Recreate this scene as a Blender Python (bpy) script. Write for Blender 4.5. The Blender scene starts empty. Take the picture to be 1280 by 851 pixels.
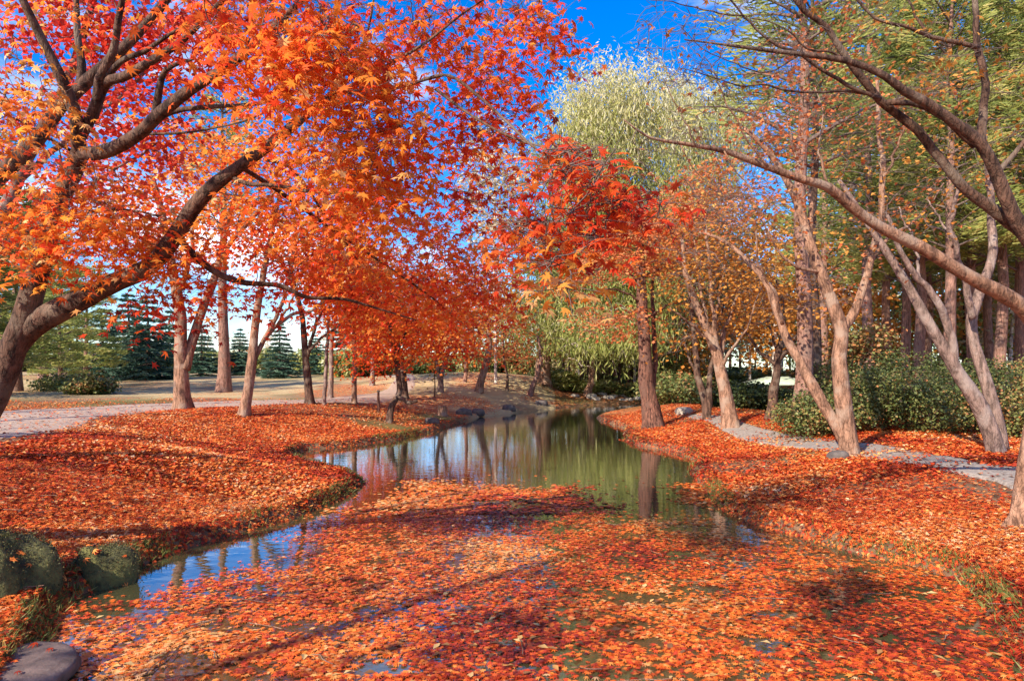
import bpy, math
import numpy as np
from mathutils import Matrix, Vector, Euler
rng = np.random.default_rng(11)
SC = bpy.context.scene
COL = SC.collection

# ------------------------------------------------------------------ camera
F, CX, HV, CH = 850.0, 640.0, 462.0, 1.7          # focal length in photo pixels, horizon row, eye height over the water
cam = bpy.data.cameras.new('camera')
cam.sensor_width = 36.0
cam.lens = 36.0 * F / 1280.0
cam.shift_y = (HV - 425.5) / 1280.0
cam.clip_start, cam.clip_end = 0.05, 2000
camo = bpy.data.objects.new('camera', cam); COL.objects.link(camo)
camo.location = (0, 0, CH); camo.rotation_euler = (math.radians(90), 0, 0)
SC.camera = camo

# ------------------------------------------------------------------ world, sun, exposure
SUN_EL = math.radians(33.0)
TO_SUN = np.array([-0.66, -0.75, 0.0]); TO_SUN /= np.linalg.norm(TO_SUN)
TO_SUN = np.array([TO_SUN[0]*math.cos(SUN_EL), TO_SUN[1]*math.cos(SUN_EL), math.sin(SUN_EL)])
w = bpy.data.worlds.new('World'); SC.world = w; w.use_nodes = True
nt = w.node_tree; nt.nodes.clear()
def N(nt, t, **k):
    n = nt.nodes.new(t)
    for a, v in k.items():
        if a.startswith('i_'):
            n.inputs[a[2:].replace('_', ' ')].default_value = v
        else: setattr(n, a, v)
    return n
def L(nt, a, b): nt.links.new(a, b)
out = N(nt, 'ShaderNodeOutputWorld')
sky = N(nt, 'ShaderNodeTexSky', sky_type='NISHITA', sun_disc=False)
sky.sun_elevation = SUN_EL
sky.sun_rotation = math.atan2(TO_SUN[0], TO_SUN[1])
sky.air_density, sky.dust_density, sky.ozone_density, sky.altitude = 1.0, 0.6, 4.0, 300
hsv = N(nt, 'ShaderNodeHueSaturation', i_Hue=0.512, i_Saturation=1.42, i_Value=0.80)
bg = N(nt, 'ShaderNodeBackground', i_Strength=0.15)
L(nt, sky.outputs[0], hsv.inputs['Color']); L(nt, hsv.outputs[0], bg.inputs['Color'])
tc = N(nt, 'ShaderNodeTexCoord')
sep = N(nt, 'ShaderNodeSeparateXYZ'); L(nt, tc.outputs['Generated'], sep.inputs[0])
add = N(nt, 'ShaderNodeMath', operation='ADD'); add.inputs[1].default_value = 0.22; L(nt, sep.outputs[2], add.inputs[0])
mx = N(nt, 'ShaderNodeMath', operation='MAXIMUM'); mx.inputs[1].default_value = 0.05; L(nt, add.outputs[0], mx.inputs[0])
comb = N(nt, 'ShaderNodeCombineXYZ')
for i in (0, 1):
    d = N(nt, 'ShaderNodeMath', operation='DIVIDE'); L(nt, sep.outputs[i], d.inputs[0]); L(nt, mx.outputs[0], d.inputs[1]); L(nt, d.outputs[0], comb.inputs[i])
noi = N(nt, 'ShaderNodeTexNoise', i_Scale=1.15, i_Detail=9.0, i_Roughness=0.58, i_Distortion=0.35)
mp = N(nt, 'ShaderNodeMapping'); mp.inputs['Location'].default_value = (1.3, 4.6, 0.0)
L(nt, comb.outputs[0], mp.inputs[0]); L(nt, mp.outputs[0], noi.inputs['Vector'])
rp = N(nt, 'ShaderNodeValToRGB'); rp.color_ramp.elements[0].position = 0.525; rp.color_ramp.elements[1].position = 0.71
L(nt, noi.outputs[0], rp.inputs[0])
bgc = N(nt, 'ShaderNodeBackground', i_Strength=0.95); bgc.inputs['Color'].default_value = (1.0, 0.985, 0.97, 1)
mix = N(nt, 'ShaderNodeMixShader')
L(nt, rp.outputs[0], mix.inputs[0]); L(nt, bg.outputs[0], mix.inputs[1]); L(nt, bgc.outputs[0], mix.inputs[2]); L(nt, mix.outputs[0], out.inputs[0])
sl = bpy.data.lights.new('sun', 'SUN'); sl.energy = 4.0; sl.angle = math.radians(0.55); sl.color = (1.0, 0.91, 0.78)
so = bpy.data.objects.new('sun', sl); COL.objects.link(so)
so.rotation_euler = Vector(TO_SUN).to_track_quat('Z', 'Y').to_euler()
so.location = (-10, -10, 20)
SC.view_settings.view_transform = 'Standard'; SC.view_settings.look = 'None'
SC.view_settings.exposure = 1.32; SC.view_settings.gamma = 1.0
SC.render.engine = 'CYCLES'
SC.cycles.use_denoising = True
SC.cycles.max_bounces = 7; SC.cycles.diffuse_bounces = 4; SC.cycles.glossy_bounces = 3; SC.cycles.transmission_bounces = 4
SC.cycles.sample_clamp_indirect = 6.0

# ------------------------------------------------------------------ helpers: geometry
def P(u, v, Y): return np.array([(u - CX) / F * Y, Y, CH + (HV - v) / F * Y])
def sstep(a, b, x):
    t = np.clip((x - a) / (b - a), 0, 1); return t * t * (3 - 2 * t)
_T = rng.random((64, 64))
def vnoise(x, y):                                   # value noise, periodic in 64
    x = np.asarray(x, float); y = np.asarray(y, float)
    xi = np.floor(x).astype(int); yi = np.floor(y).astype(int)
    fx = x - xi; fy = y - yi; fx = fx*fx*(3-2*fx); fy = fy*fy*(3-2*fy)
    g = lambda i, j: _T[i % 64, j % 64]
    return (g(xi, yi)*(1-fx) + g(xi+1, yi)*fx)*(1-fy) + (g(xi, yi+1)*(1-fx) + g(xi+1, yi+1)*fx)*fy
def fbm(x, y, o=3):
    s = 0; a = 0.5; t = 0
    for k in range(o):
        s = s + a*vnoise(x*2**k + 7.3*k, y*2**k + 3.1*k); t += a; a *= 0.5
    return s / t

POND_PX = [(70,775),(92,748),(150,720),(190,702),(250,680),(310,664),(370,647),(420,627),(448,611),(456,603),(446,596),(425,590),(395,583),
 (374,575),(366,568),(385,562),(440,557),(500,549),(535,541),(566,532),(600,521),(660,514.5),(700,509.5),(745,506),(800,504.2),(832,504.6),
 (815,507.5),(785,512),(755,518),(744,522),(748,525),(782,536),(776,549),(795,556),(850,566),(868,576),(862,590),(880,610),(890,628),
 (920,646),(960,660),(1010,673),(1060,688),(1110,700),(1160,712),(1196,723),(1222,750),(1245,790),(1280,851)]
def w0(u, v):
    Y = CH * F / (v - HV); return ((u - CX) / F * Y, Y)
POND = np.array([w0(*p) for p in POND_PX] + [(3.2, 1.5), (3.2, -5), (-2.6, -5), (-2.5, 1.5), (-2.45, 3.4)])
def sdf(x, y, poly=POND):
    x = np.asarray(x, float); y = np.asarray(y, float)
    d = np.full(x.shape, 1e9); ins = np.zeros(x.shape, bool)
    n = len(poly)
    for i in range(n):
        a = poly[i]; b = poly[(i+1) % n]; e = b - a
        t = np.clip(((x-a[0])*e[0] + (y-a[1])*e[1]) / (e @ e), 0, 1)
        d = np.minimum(d, np.hypot(x - a[0] - t*e[0], y - a[1] - t*e[1]))
        c = (a[1] > y) != (b[1] > y)
        if abs(e[1]) > 1e-9:
            ins ^= c & (x < a[0] + (y - a[1]) * e[0] / e[1])
    return np.where(ins, -d, d)
def ground(x, y):
    x = np.asarray(x, float); y = np.asarray(y, float)
    d = sdf(x, y) + 0.14*(fbm(x*1.7, y*1.7) - 0.5) + 0.10*(fbm(x*5.1 + 3, y*5.1) - 0.5)
    left = sstep(1.0, -1.0, x - (0.4 + 0.05*y))
    rise = left*0.58*sstep(0, 4.0, d) + (1-left)*0.40*sstep(0, 3.2, d)
    h = np.where(d < 0, -0.03 - 0.45*sstep(0, 0.7, -d), 0.12*sstep(0, 0.16, d) + rise)
    out_ = sstep(0, 3, d)
    h = h + out_*left*(0.62*np.exp(-((x+2.5)/5.5)**2 - ((y-37)/6.5)**2) + 0.62*sstep(26, 52, y))
    h = h - 1.3*sstep(15, 33, y)*sstep(5.6, 10.5, x)
    h = h + out_*0.10*(fbm(x*0.35, y*0.35) - 0.5) + sstep(0.1, 0.5, d)*0.035*(fbm(x*2.2+5, y*2.2) - 0.5)
    return h + 1.5*sstep(60, 200, np.hypot(x, y))
def on_ground(u, v):
    Y = np.linspace(3.0, 90, 3000)
    X = (u - CX)/F*Y; Z = CH + (HV - v)/F*Y
    below = Z <= ground(X, Y)
    k = int(np.argmax(below)) if below.any() else 2999
    return X[k], Y[k], float(ground(X[k], Y[k]))

def mesh_obj(name, V, faces, mat, parent=None, tint=None, attrs=None, smooth=False):
    """faces: int array (n,3|4) or list of such arrays"""
    me = bpy.data.meshes.new(name)
    V = np.asarray(V, np.float32)
    fl = faces if isinstance(faces, list) else [faces]
    me.vertices.add(len(V)); me.vertices.foreach_set('co', V.ravel())
    loops = np.concatenate([f.ravel() for f in fl]).astype(np.int32)
    sizes = np.concatenate([np.full(len(f), f.shape[1], np.int32) for f in fl])
    starts = np.concatenate([[0], np.cumsum(sizes)[:-1]]).astype(np.int32)
    me.loops.add(len(loops)); me.loops.foreach_set('vertex_index', loops)
    me.polygons.add(len(sizes)); me.polygons.foreach_set('loop_start', starts)
    me.update(calc_edges=True)
    if smooth: me.polygons.foreach_set('use_smooth', np.ones(len(sizes), bool))
    if tint is not None:
        a = me.attributes.new('tint', 'FLOAT', 'POINT'); a.data.foreach_set('value', np.asarray(tint, np.float32))
    for k, v in (attrs or {}).items():
        a = me.attributes.new(k, 'FLOAT', 'POINT'); a.data.foreach_set('value', np.asarray(v, np.float32))
    me.materials.append(mat)
    o = bpy.data.objects.new(name, me); COL.objects.link(o)
    if parent is not None: o.parent = parent
    return o
def tag(o, label=None, cat=None, group=None, kind=None):
    for k, v in (('label', label), ('category', cat), ('group', group), ('kind', kind)):
        if v: o[k] = v
    return o
def thing(name, loc, label, cat, group=None):
    o = bpy.data.objects.new(name, None); COL.objects.link(o); o.location = loc; o.empty_display_size = 0.2
    return tag(o, label, cat, group)
def copy_tree(o, loc, rz, s, label=None, group=None):
    c = o.copy(); COL.objects.link(c); c.location = loc; c.rotation_euler = (0, 0, rz)
    c.scale = (s, s, s) if np.isscalar(s) else s
    if label: c['label'] = label
    if group: c['group'] = group
    for ch in o.children:
        d = ch.copy(); COL.objects.link(d); d.parent = c
    return c

def smooth_curve(pts, step):
    pts = np.asarray(pts, float)
    if len(pts) == 2: pts = np.array([pts[0], (pts[0]+pts[1])/2, pts[1]])
    P_ = np.vstack([2*pts[0]-pts[1], pts, 2*pts[-1]-pts[-2]])
    res = []
    for i in range(1, len(P_)-2):
        n = max(2, int(np.linalg.norm(P_[i+1][:3]-P_[i][:3]) / step))
        t = np.linspace(0, 1, n, endpoint=False)[:, None]
        a, b, c, d = P_[i-1], P_[i], P_[i+1], P_[i+2]
        res.append(0.5*((2*b) + (c-a)*t + (2*a-5*b+4*c-d)*t*t + (3*b-a-3*c+d)*t**3))
    res.append(pts[-1:]); return np.vstack(res)
def tubes(C, R, sides, jitter=0.0):
    """C (m,n,3) centre lines, R (m,n) radii -> verts, quads"""
    m, n, _ = C.shape
    T = np.gradient(C, axis=1); T /= np.linalg.norm(T, axis=2, keepdims=True) + 1e-9
    mean = T.mean(axis=1); ref = np.where((np.abs(mean[:, 1]) < 0.75)[:, None], [0, 1.0, 0], [1.0, 0, 0])
    A = np.cross(T, ref[:, None, :]); A /= np.linalg.norm(A, axis=2, keepdims=True) + 1e-9
    B = np.cross(T, A)
    th = np.arange(sides)/sides*2*np.pi
    rr = R[:, :, None] * (1 + jitter*(rng.random((m, n, sides)) - 0.5)) if jitter else R[:, :, None]*np.ones(sides)
    V = C[:, :, None, :] + rr[..., None]*(np.cos(th)[:, None]*A[:, :, None, :] + np.sin(th)[:, None]*B[:, :, None, :])
    idx = np.arange(m*n*sides).reshape(m, n, sides)
    a = idx[:, :-1, :]; b = np.roll(a, -1, axis=2); c = idx[:, 1:, :]; d = np.roll(c, -1, axis=2)
    return V.reshape(-1, 3), np.stack([a, c, d, b], -1).reshape(-1, 4)
class Geo:
    def __init__(s): s.V = []; s.Fq = []; s.Ft = []; s.T = []; s.n = 0
    def add(s, V, Fc, tint=None):
        (s.Fq if Fc.shape[1] == 4 else s.Ft).append(Fc + s.n); s.V.append(V); s.n += len(V)
        s.T.append(np.zeros(len(V)) if tint is None else tint)
    def build(s, name, mat, parent=None, off=None, smooth=False, tint=False):
        V = np.vstack(s.V)
        if off is not None: V = V - off
        fl = [np.vstack(x) for x in (s.Fq, s.Ft) if x]
        return mesh_obj(name, V, fl, mat, parent, np.concatenate(s.T) if tint else None, smooth=smooth)

# leaf templates in the XY plane, tip at +Y, stem at origin
def _star(lobes, valleys, base, droop):
    ang = []; 
    tips = sorted(lobes); val = sorted(valleys)
    pts = sorted([(a, r, 1) for a, r in tips] + [(a, r, 0) for a, r in val] + [(-180, base, 0)])
    V = [(0, 0.06, 0.03)]
    for a, r, tip in pts:
        t = math.radians(a); V.append((r*math.sin(t), r*math.cos(t), -droop*r*r if tip else 0.05))
    n = len(pts); Fc = [(0, 1 + (i+1) % n, 1 + i) for i in range(n)]
    V = np.array(V); V[:, 1] += 0.05
    return V*0.62, np.array(Fc)
sym = lambda l: l + [(-a, r) for a, r in l if a]
LEAF0 = _star(sym([(0, 1.0), (40, .93), (82, .74), (126, .42)]), sym([(19, .36), (61, .33), (106, .27)]), .10, .28)
LEAF1 = _star(sym([(0, 1.0), (48, .9), (105, .62)]), sym([(24, .36), (76, .30)]), .14, .25)
LEAF2 = (np.array([(0, -.45, 0), (.42, .05, .1), (0, .55, -.05), (-.42, .05, .1)]), np.array([(0, 1, 2), (0, 2, 3)]))
NEEDLE = (np.array([(-.10, -.5, 0), (.10, -.5, 0), (.0, .5, -.05)]), np.array([(0, 1, 2)]))
BLADE = (np.array([(-.09, -.5, 0), (.09, -.5, 0), (.06, .5, -.04), (-.06, .5, -.04)]), np.array([(0, 1, 2), (0, 2, 3)]))

def rot_from(normal, yaw):
    """rotation matrices (n,3,3) with local Z = normal, spun by yaw"""
    z = normal / (np.linalg.norm(normal, axis=1, keepdims=True) + 1e-9)
    ref = np.where((np.abs(z[:, 2]) < 0.9)[:, None], [0, 0, 1.0], [1.0, 0, 0])
    x = np.cross(ref, z); x /= np.linalg.norm(x, axis=1, keepdims=True)
    y = np.cross(z, x)
    c, s = np.cos(yaw)[:, None], np.sin(yaw)[:, None]
    return np.stack([x*c + y*s, -x*s + y*c, z], axis=2)
def leaves(tpl, pos, normal, yaw, size):
    V0, F0 = tpl; n = len(pos)
    R = rot_from(normal, yaw)
    sz = size if np.ndim(size) else np.full(n, size)
    curl = 0.4 + 1.6*rng.random(n)
    Vt = np.repeat(V0[None], n, 0) * sz[:, None, None]; Vt[:, :, 2] *= curl[:, None]
    V = np.einsum('nij,nkj->nki', R, Vt) + pos[:, None, :]
    Fc = (F0[None] + (np.arange(n)*len(V0))[:, None, None]).reshape(-1, 3)
    return V.reshape(-1, 3), Fc
def hang(tpl, pos, dirn, size, roll):
    """like leaves() but the template's Y follows dirn"""
    V0, F0 = tpl; n = len(pos)
    y = dirn/np.linalg.norm(dirn, axis=1, keepdims=True)
    ref = np.stack([np.cos(roll), np.sin(roll), 0.15*np.ones(n)], 1)
    x = np.cross(y, ref); x /= np.linalg.norm(x, axis=1, keepdims=True) + 1e-9
    z = np.cross(x, y)
    R = np.stack([x, y, z], 2)
    Vt = np.repeat(V0[None], n, 0)*size[:, None, :] if np.ndim(size) == 2 else np.repeat(V0[None], n, 0)*np.reshape(size, (-1, 1, 1))
    V = np.einsum('nij,nkj->nki', R, Vt) + pos[:, None, :]
    return V.reshape(-1, 3), (F0[None] + (np.arange(n)*len(V0))[:, None, None]).reshape(-1, 3)

# ------------------------------------------------------------------ helpers: materials
def newmat(name):
    m = bpy.data.materials.new(name); m.use_nodes = True
    m.node_tree.nodes.clear(); return m, m.node_tree
def ramp(nt, stops):
    r = N(nt, 'ShaderNodeValToRGB'); e = r.color_ramp.elements
    while len(e) < len(stops): e.new(0.5)
    for i, (p, c) in enumerate(stops): e[i].position = p; e[i].color = (*c, 1)
    return r
def leafmat(name, stops, transl=0.45, rough=0.55, spec=0.25):
    m, nt = newmat(name)
    o = N(nt, 'ShaderNodeOutputMaterial'); at = N(nt, 'ShaderNodeAttribute', attribute_name='tint')
    r = ramp(nt, stops); L(nt, at.outputs['Fac'], r.inputs[0])
    b = N(nt, 'ShaderNodeBsdfPrincipled', i_Roughness=rough); b.inputs['Specular IOR Level'].default_value = spec
    t = N(nt, 'ShaderNodeBsdfTranslucent'); mx = N(nt, 'ShaderNodeMixShader'); mx.inputs[0].default_value = transl
    L(nt, r.outputs[0], b.inputs['Base Color'])
    L(nt, r.outputs[0], t.inputs['Color'])
    L(nt, b.outputs[0], mx.inputs[1]); L(nt, t.outputs[0], mx.inputs[2]); L(nt, mx.outputs[0], o.inputs[0])
    return m
def barkmat(name, c1, c2, c3=None, scale=9.0, bump=0.35):
    m, nt = newmat(name)
    o = N(nt, 'ShaderNodeOutputMaterial'); tc = N(nt, 'ShaderNodeTexCoord'); mp = N(nt, 'ShaderNodeMapping')
    mp.inputs['Scale'].default_value = (1, 1, 0.22); L(nt, tc.outputs['Object'], mp.inputs[0])
    n1 = N(nt, 'ShaderNodeTexNoise', i_Scale=scale*1.6, i_Detail=7.0, i_Roughness=0.65); L(nt, mp.outputs[0], n1.inputs['Vector'])
    vo = N(nt, 'ShaderNodeTexVoronoi', feature='DISTANCE_TO_EDGE', i_Scale=scale*2.6); mp2 = N(nt, 'ShaderNodeMapping'); mp2.inputs['Scale'].default_value = (1, 1, 0.16)
    nw = N(nt, 'ShaderNodeTexNoise', i_Scale=4.0, i_Detail=4.0); L(nt, tc.outputs['Object'], nw.inputs['Vector']); av = N(nt, 'ShaderNodeVectorMath', operation='MULTIPLY_ADD'); av.inputs[1].default_value = (.25, .25, .25)
    L(nt, nw.outputs['Color'], av.inputs[0]); L(nt, tc.outputs['Object'], av.inputs[2]); L(nt, av.outputs[0], mp2.inputs[0]); L(nt, mp2.outputs[0], vo.inputs['Vector'])
    vm = N(nt, 'ShaderNodeMath', operation='MINIMUM'); vm.inputs[1].default_value = .14; L(nt, vo.outputs[0], vm.inputs[0])
    hs = N(nt, 'ShaderNodeMath', operation='MULTIPLY_ADD'); hs.inputs[1].default_value = .75; hs.inputs[2].default_value = -.06; L(nt, vm.outputs[0], hs.inputs[0])
    ha = N(nt, 'ShaderNodeMath', operation='ADD'); L(nt, hs.outputs[0], ha.inputs[0]); L(nt, n1.outputs[0], ha.inputs[1])
    r = ramp(nt, [(0.38, c1), (0.66, c2)]); L(nt, ha.outputs[0], r.inputs[0]); colr = r.outputs[0]
    if c3:
        n2 = N(nt, 'ShaderNodeTexNoise', i_Scale=3.2, i_Detail=5.0); L(nt, tc.outputs['Object'], n2.inputs['Vector'])
        r2 = ramp(nt, [(0.52, (0, 0, 0)), (0.62, (1, 1, 1))]); L(nt, n2.outputs[0], r2.inputs[0])
        mc = N(nt, 'ShaderNodeMix', data_type='RGBA'); mc.inputs['B'].default_value = (*c3, 1)
        L(nt, r2.outputs[0], mc.inputs['Factor']); L(nt, colr, mc.inputs['A']); colr = mc.outputs['Result']
    b = N(nt, 'ShaderNodeBsdfPrincipled', i_Roughness=0.85); b.inputs['Specular IOR Level'].default_value = 0.2
    bp = N(nt, 'ShaderNodeBump', i_Strength=min(1, bump*1.4), i_Distance=0.03); L(nt, ha.outputs[0], bp.inputs['Height'])
    L(nt, colr, b.inputs['Base Color']); L(nt, bp.outputs[0], b.inputs['Normal']); L(nt, b.outputs[0], o.inputs[0])
    return m
def plainmat(name, c1, c2, scale=6.0, rough=0.8, bump=0.2, dist=0.02):
    m, nt = newmat(name)
    o = N(nt, 'ShaderNodeOutputMaterial'); tc = N(nt, 'ShaderNodeTexCoord')
    n1 = N(nt, 'ShaderNodeTexNoise', i_Scale=scale, i_Detail=8.0, i_Roughness=0.6); L(nt, tc.outputs['Object'], n1.inputs['Vector'])
    r = ramp(nt, [(0.35, c1), (0.65, c2)]); L(nt, n1.outputs[0], r.inputs[0])
    b = N(nt, 'ShaderNodeBsdfPrincipled', i_Roughness=rough); bp = N(nt, 'ShaderNodeBump', i_Strength=bump, i_Distance=dist)
    L(nt, n1.outputs[0], bp.inputs['Height']); L(nt, r.outputs[0], b.inputs['Base Color']); L(nt, bp.outputs[0], b.inputs['Normal']); L(nt, b.outputs[0], o.inputs[0])
    return m
AUT = [(0.0, (.22, .026, .018)), (0.22, (.52, .040, .022)), (0.42, (.86, .085, .026)), (0.68, (.86, .23, .032)), (0.86, (.84, .36, .05)), (1.0, (.84, .52, .22))]
M = {}
M['maple'] = leafmat('maple_leaf', AUT, 0.64)
M['fallen'] = leafmat('fallen_leaf', [(0.0, (.07, .016, .010)), (0.2, (.26, .026, .014)), (0.42, (.52, .055, .014)), (0.66, (.70, .16, .03)), (0.86, (.76, .32, .08)), (1.0, (.76, .46, .24))], 0.15, 0.6, 0.15)
M['floating'] = leafmat('floating_leaf', [(0.0, (.07, .016, .010)), (0.2, (.26, .026, .014)), (0.38, (.56, .060, .016)), (0.62, (.78, .16, .020)), (0.84, (.80, .28, .05)), (1.0, (.78, .42, .16))], 0.12, 0.42, 0.3)
M['drab'] = leafmat('drab_leaf', [(0, (.06, .03, .015)), (.5, (.22, .10, .04)), (.8, (.46, .24, .07)), (1, (.64, .44, .18))], .12)
M['crimson'] = leafmat('crimson_leaf', [(0, (.36, .018, .016)), (0.5, (.68, .050, .030)), (1, (.80, .17, .07))], 0.58)
M['amber'] = leafmat('amber_leaf', [(0, (.34, .09, .018)), (0.5, (.62, .25, .04)), (1, (.72, .42, .11))], 0.5)
M['salmon'] = leafmat('salmon_leaf', [(0, (.38, .065, .025)), (0.5, (.68, .19, .060)), (1, (.74, .38, .16))], 0.5)
M['willow'] = leafmat('willow_leaf', [(0, (.14, .18, .04)), (0.35, (.31, .33, .075)), (0.62, (.50, .46, .16)), (0.82, (.64, .58, .33)), (1, (.76, .70, .54))], 0.5)
M['pine'] = leafmat('pine_needle', [(0, (.07, .10, .028)), (0.4, (.21, .25, .055)), (0.75, (.40, .38, .10)), (1, (.54, .42, .15))], 0.42)
M['spruce'] = leafmat('spruce_needle', [(0, (.018, .045, .03)), (0.6, (.045, .10, .06)), (1, (.12, .19, .12))], 0.12)
M['shrub'] = leafmat('shrub_leaf', [(0, (.028, .044, .013)), (0.45, (.095, .120, .030)), (0.72, (.21, .20, .055)), (0.88, (.30, .19, .07)), (1, (.40, .15, .05))], 0.22, 0.5, 0.3)
M['beige'] = leafmat('beige_leaf', [(0, (.34, .24, .10)), (0.5, (.55, .43, .24)), (1, (.70, .60, .42))], 0.4)
M['grass'] = leafmat('grass_blade', [(0, (.05, .075, .015)), (0.5, (.13, .15, .03)), (1, (.30, .24, .07))], 0.25)
M['bark_dark'] = barkmat('bark_dark', (.028, .015, .010), (.150, .080, .052), (.15, .105, .075), 12.0, 0.7)
M['bark_maple'] = barkmat('bark_maple', (.10, .050, .030), (.38, .205, .125), (.30, .20, .14), 12.0, 0.7)
M['bark_red'] = barkmat('bark_red', (.035, .016, .011), (.25, .110, .070), (.13, .065, .045), 12.0, 0.9)
M['bark_grey'] = barkmat('bark_grey', (.085, .054, .042), (.285, .185, .145), (.27, .20, .165), 11.0, 0.7)
M['bark_pine'] = barkmat('bark_pine', (.10, .050, .034), (.36, .19, .135), (.20, .12, .09), 13.0, 0.8)
M['bark_pale'] = barkmat('bark_pale', (.40, .33, .27), (.68, .60, .52), (.20, .15, .12), 6.0, 0.2)
M['twig'] = plainmat('twig_bark', (.06, .040, .032), (.17, .11, .085), 20, 0.85, 0.0)
M['twig_pale'] = plainmat('twig_pale_bark', (.30, .22, .16), (.52, .42, .34), 20, 0.85, 0.0)

# ------------------------------------------------------------------ ground, water, paths
LPATH = np.array([(-7.6, 2.0), (-8.2, 5.5), (-9.1, 9.0), (-10.4, 13.0), (-10.4, 16.2), (-9.2, 18.8), (-7.0, 20.8), (-5.6, 23.0), (-5.0, 26.0), (-5.0, 31.0), (-6.5, 40.0), (-10, 52)])
LPW = np.array([2.2, 2.3, 2.4, 2.3, 2.0, 1.8, 1.6, 1.3, 0.9, 0.6, 0.5, 0.5])
RP_PX = [(868,519), (905,527), (935,541), (990,552), (1060,560), (1130,571), (1200,582), (1290,598), (1420,640)]
RPATH = np.array([on_ground(*p)[:2] for p in RP_PX] + [(6.2, 2.5)])
RPW = np.array([.25, .3, .38, .42, .42, .42, .42, .45, .5, .5])
def path_curve(pl, wd, step=0.12):
    c = smooth_curve(np.c_[pl, wd], step); return c[:, :2], c[:, 2]
LC, LW = path_curve(LPATH, LPW); RC, RW = path_curve(RPATH, RPW)
def path_dist(x, y, C, W):
    """signed distance to a path's edge, negative on it"""
    x = np.asarray(x, float).ravel(); y = np.asarray(y, float).ravel(); d = np.full(len(x), 1e9)
    for k in range(0, len(C), 3): d = np.minimum(d, np.hypot(x - C[k, 0], y - C[k, 1]) - W[k])
    return d
def graded(lo, hi, fine_lo, fine_hi, s, g=1.09):
    a = list(np.arange(fine_lo, fine_hi, s)); 
    st = s
    while a[-1] < hi: st *= g; a.append(a[-1] + st)
    st = s; b = [a[0]]
    while b[-1] > lo: st *= g; b.append(b[-1] - st)
    return np.array(b[:0:-1] + a)
gx = graded(-500, 500, -8.0, 8.0, 0.075); gy = graded(-60, 700, 2.5, 16.0, 0.075, 1.035)
GX, GY = np.meshgrid(gx, gy, indexing='ij'); GZ = ground(GX, GY)
nx, ny = GX.shape
idx = np.arange(nx*ny).reshape(nx, ny)
GF = np.stack([idx[:-1, :-1], idx[1:, :-1], idx[1:, 1:], idx[:-1, 1:]], -1).reshape(-1, 4)
fx, fy = GX.ravel(), GY.ravel()
SD = sdf(fx, fy); PDL = path_dist(fx, fy, LC, LW); PDR = path_dist(fx, fy, RC, RW)
def litter_density(x, y, sd, pdl, pdr):
    left = x < 0.4 + 0.05*y
    n = fbm(x*0.55 + 9, y*0.55) ; n2 = fbm(x*1.6, y*1.6 + 4)
    a = sstep(0.0, 0.35, sd) * sstep(-0.25, 0.35, pdl) * np.where(y < 17.5, 1, 0.6*sstep(0.42, 0.60, n)) * np.where((x < -9) , 0.5, 1)
    b = sstep(0.0, 0.3, sd) * (0.25 + 0.75*sstep(0.30, 0.5, n)) * np.clip(0.35 + 0.65*sstep(-0.4, 0.5, pdr) , 0, 1) * np.where(y < 26, 1, .5)
    b = b * np.where(pdr < 0, 0.75*sstep(0.42, 0.62, n2), 1)
    return np.where(left, a, b)
LIT = litter_density(fx, fy, SD, PDL, PDR)
GRS = sstep(0.35, 0.62, fbm(fx*0.4, fy*0.4 + 20)) * np.where(fx < 0.4 + 0.05*fy, sstep(14, 19, fy), 0.8)
SUNNY_STRAW = sstep(21, 25, fy)*(fx < 0.4 + 0.05*fy)*(0.35 + 0.65*sstep(.35, .55, fbm(fx*.5, fy*.25 + 3)))  # dry grass colour, paled to paint sunlight onto the shaded far bank
GRS = GRS*sstep(.1, .35, SD)
m, nt = newmat('leafy_ground')
o = N(nt, 'ShaderNodeOutputMaterial'); tc = N(nt, 'ShaderNodeTexCoord')
vo = N(nt, 'ShaderNodeTexVoronoi', i_Scale=25.0, i_Randomness=1.0); L(nt, tc.outputs['Object'], vo.inputs['Vector'])
sp = N(nt, 'ShaderNodeSeparateColor'); L(nt, vo.outputs['Color'], sp.inputs[0])
lr = ramp(nt, [(0.0, (.10, .022, .010)), (0.3, (.34, .05, .014)), (0.6, (.55, .11, .02)), (0.85, (.62, .22, .05)), (1.0, (.66, .40, .20))]); L(nt, sp.outputs[0], lr.inputs[0])
ng = N(nt, 'ShaderNodeTexNoise', i_Scale=2.2, i_Detail=12.0, i_Roughness=0.8); L(nt, tc.outputs['Object'], ng.inputs['Vector'])
gr = ramp(nt, [(0.30, (.045, .042, .012)), (0.5, (.13, .11, .03)), (0.70, (.27, .19, .06))]); L(nt, ng.outputs[0], gr.inputs[0])
ns = N(nt, 'ShaderNodeTexNoise', i_Scale=6.0, i_Detail=12.0, i_Roughness=0.8); L(nt, tc.outputs['Object'], ns.inputs['Vector'])
srp = ramp(nt, [(0.35, (.055, .028, .016)), (0.65, (.27, .15, .08))]); L(nt, ns.outputs[0], srp.inputs[0])
a1 = N(nt, 'ShaderNodeAttribute', attribute_name='grass'); a2 = N(nt, 'ShaderNodeAttribute', attribute_name='litter')
m1 = N(nt, 'ShaderNodeMix', data_type='RGBA'); L(nt, a1.outputs['Fac'], m1.inputs['Factor']); L(nt, srp.outputs[0], m1.inputs['A']); L(nt, gr.outputs[0], m1.inputs['B'])
a3 = N(nt, 'ShaderNodeAttribute', attribute_name='sunny_straw'); m3 = N(nt, 'ShaderNodeMix', data_type='RGBA'); m3.inputs['B'].default_value = (.46, .34, .17, 1)
L(nt, a3.outputs['Fac'], m3.inputs['Factor']); L(nt, m1.outputs['Result'], m3.inputs['A']); m1 = m3
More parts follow.
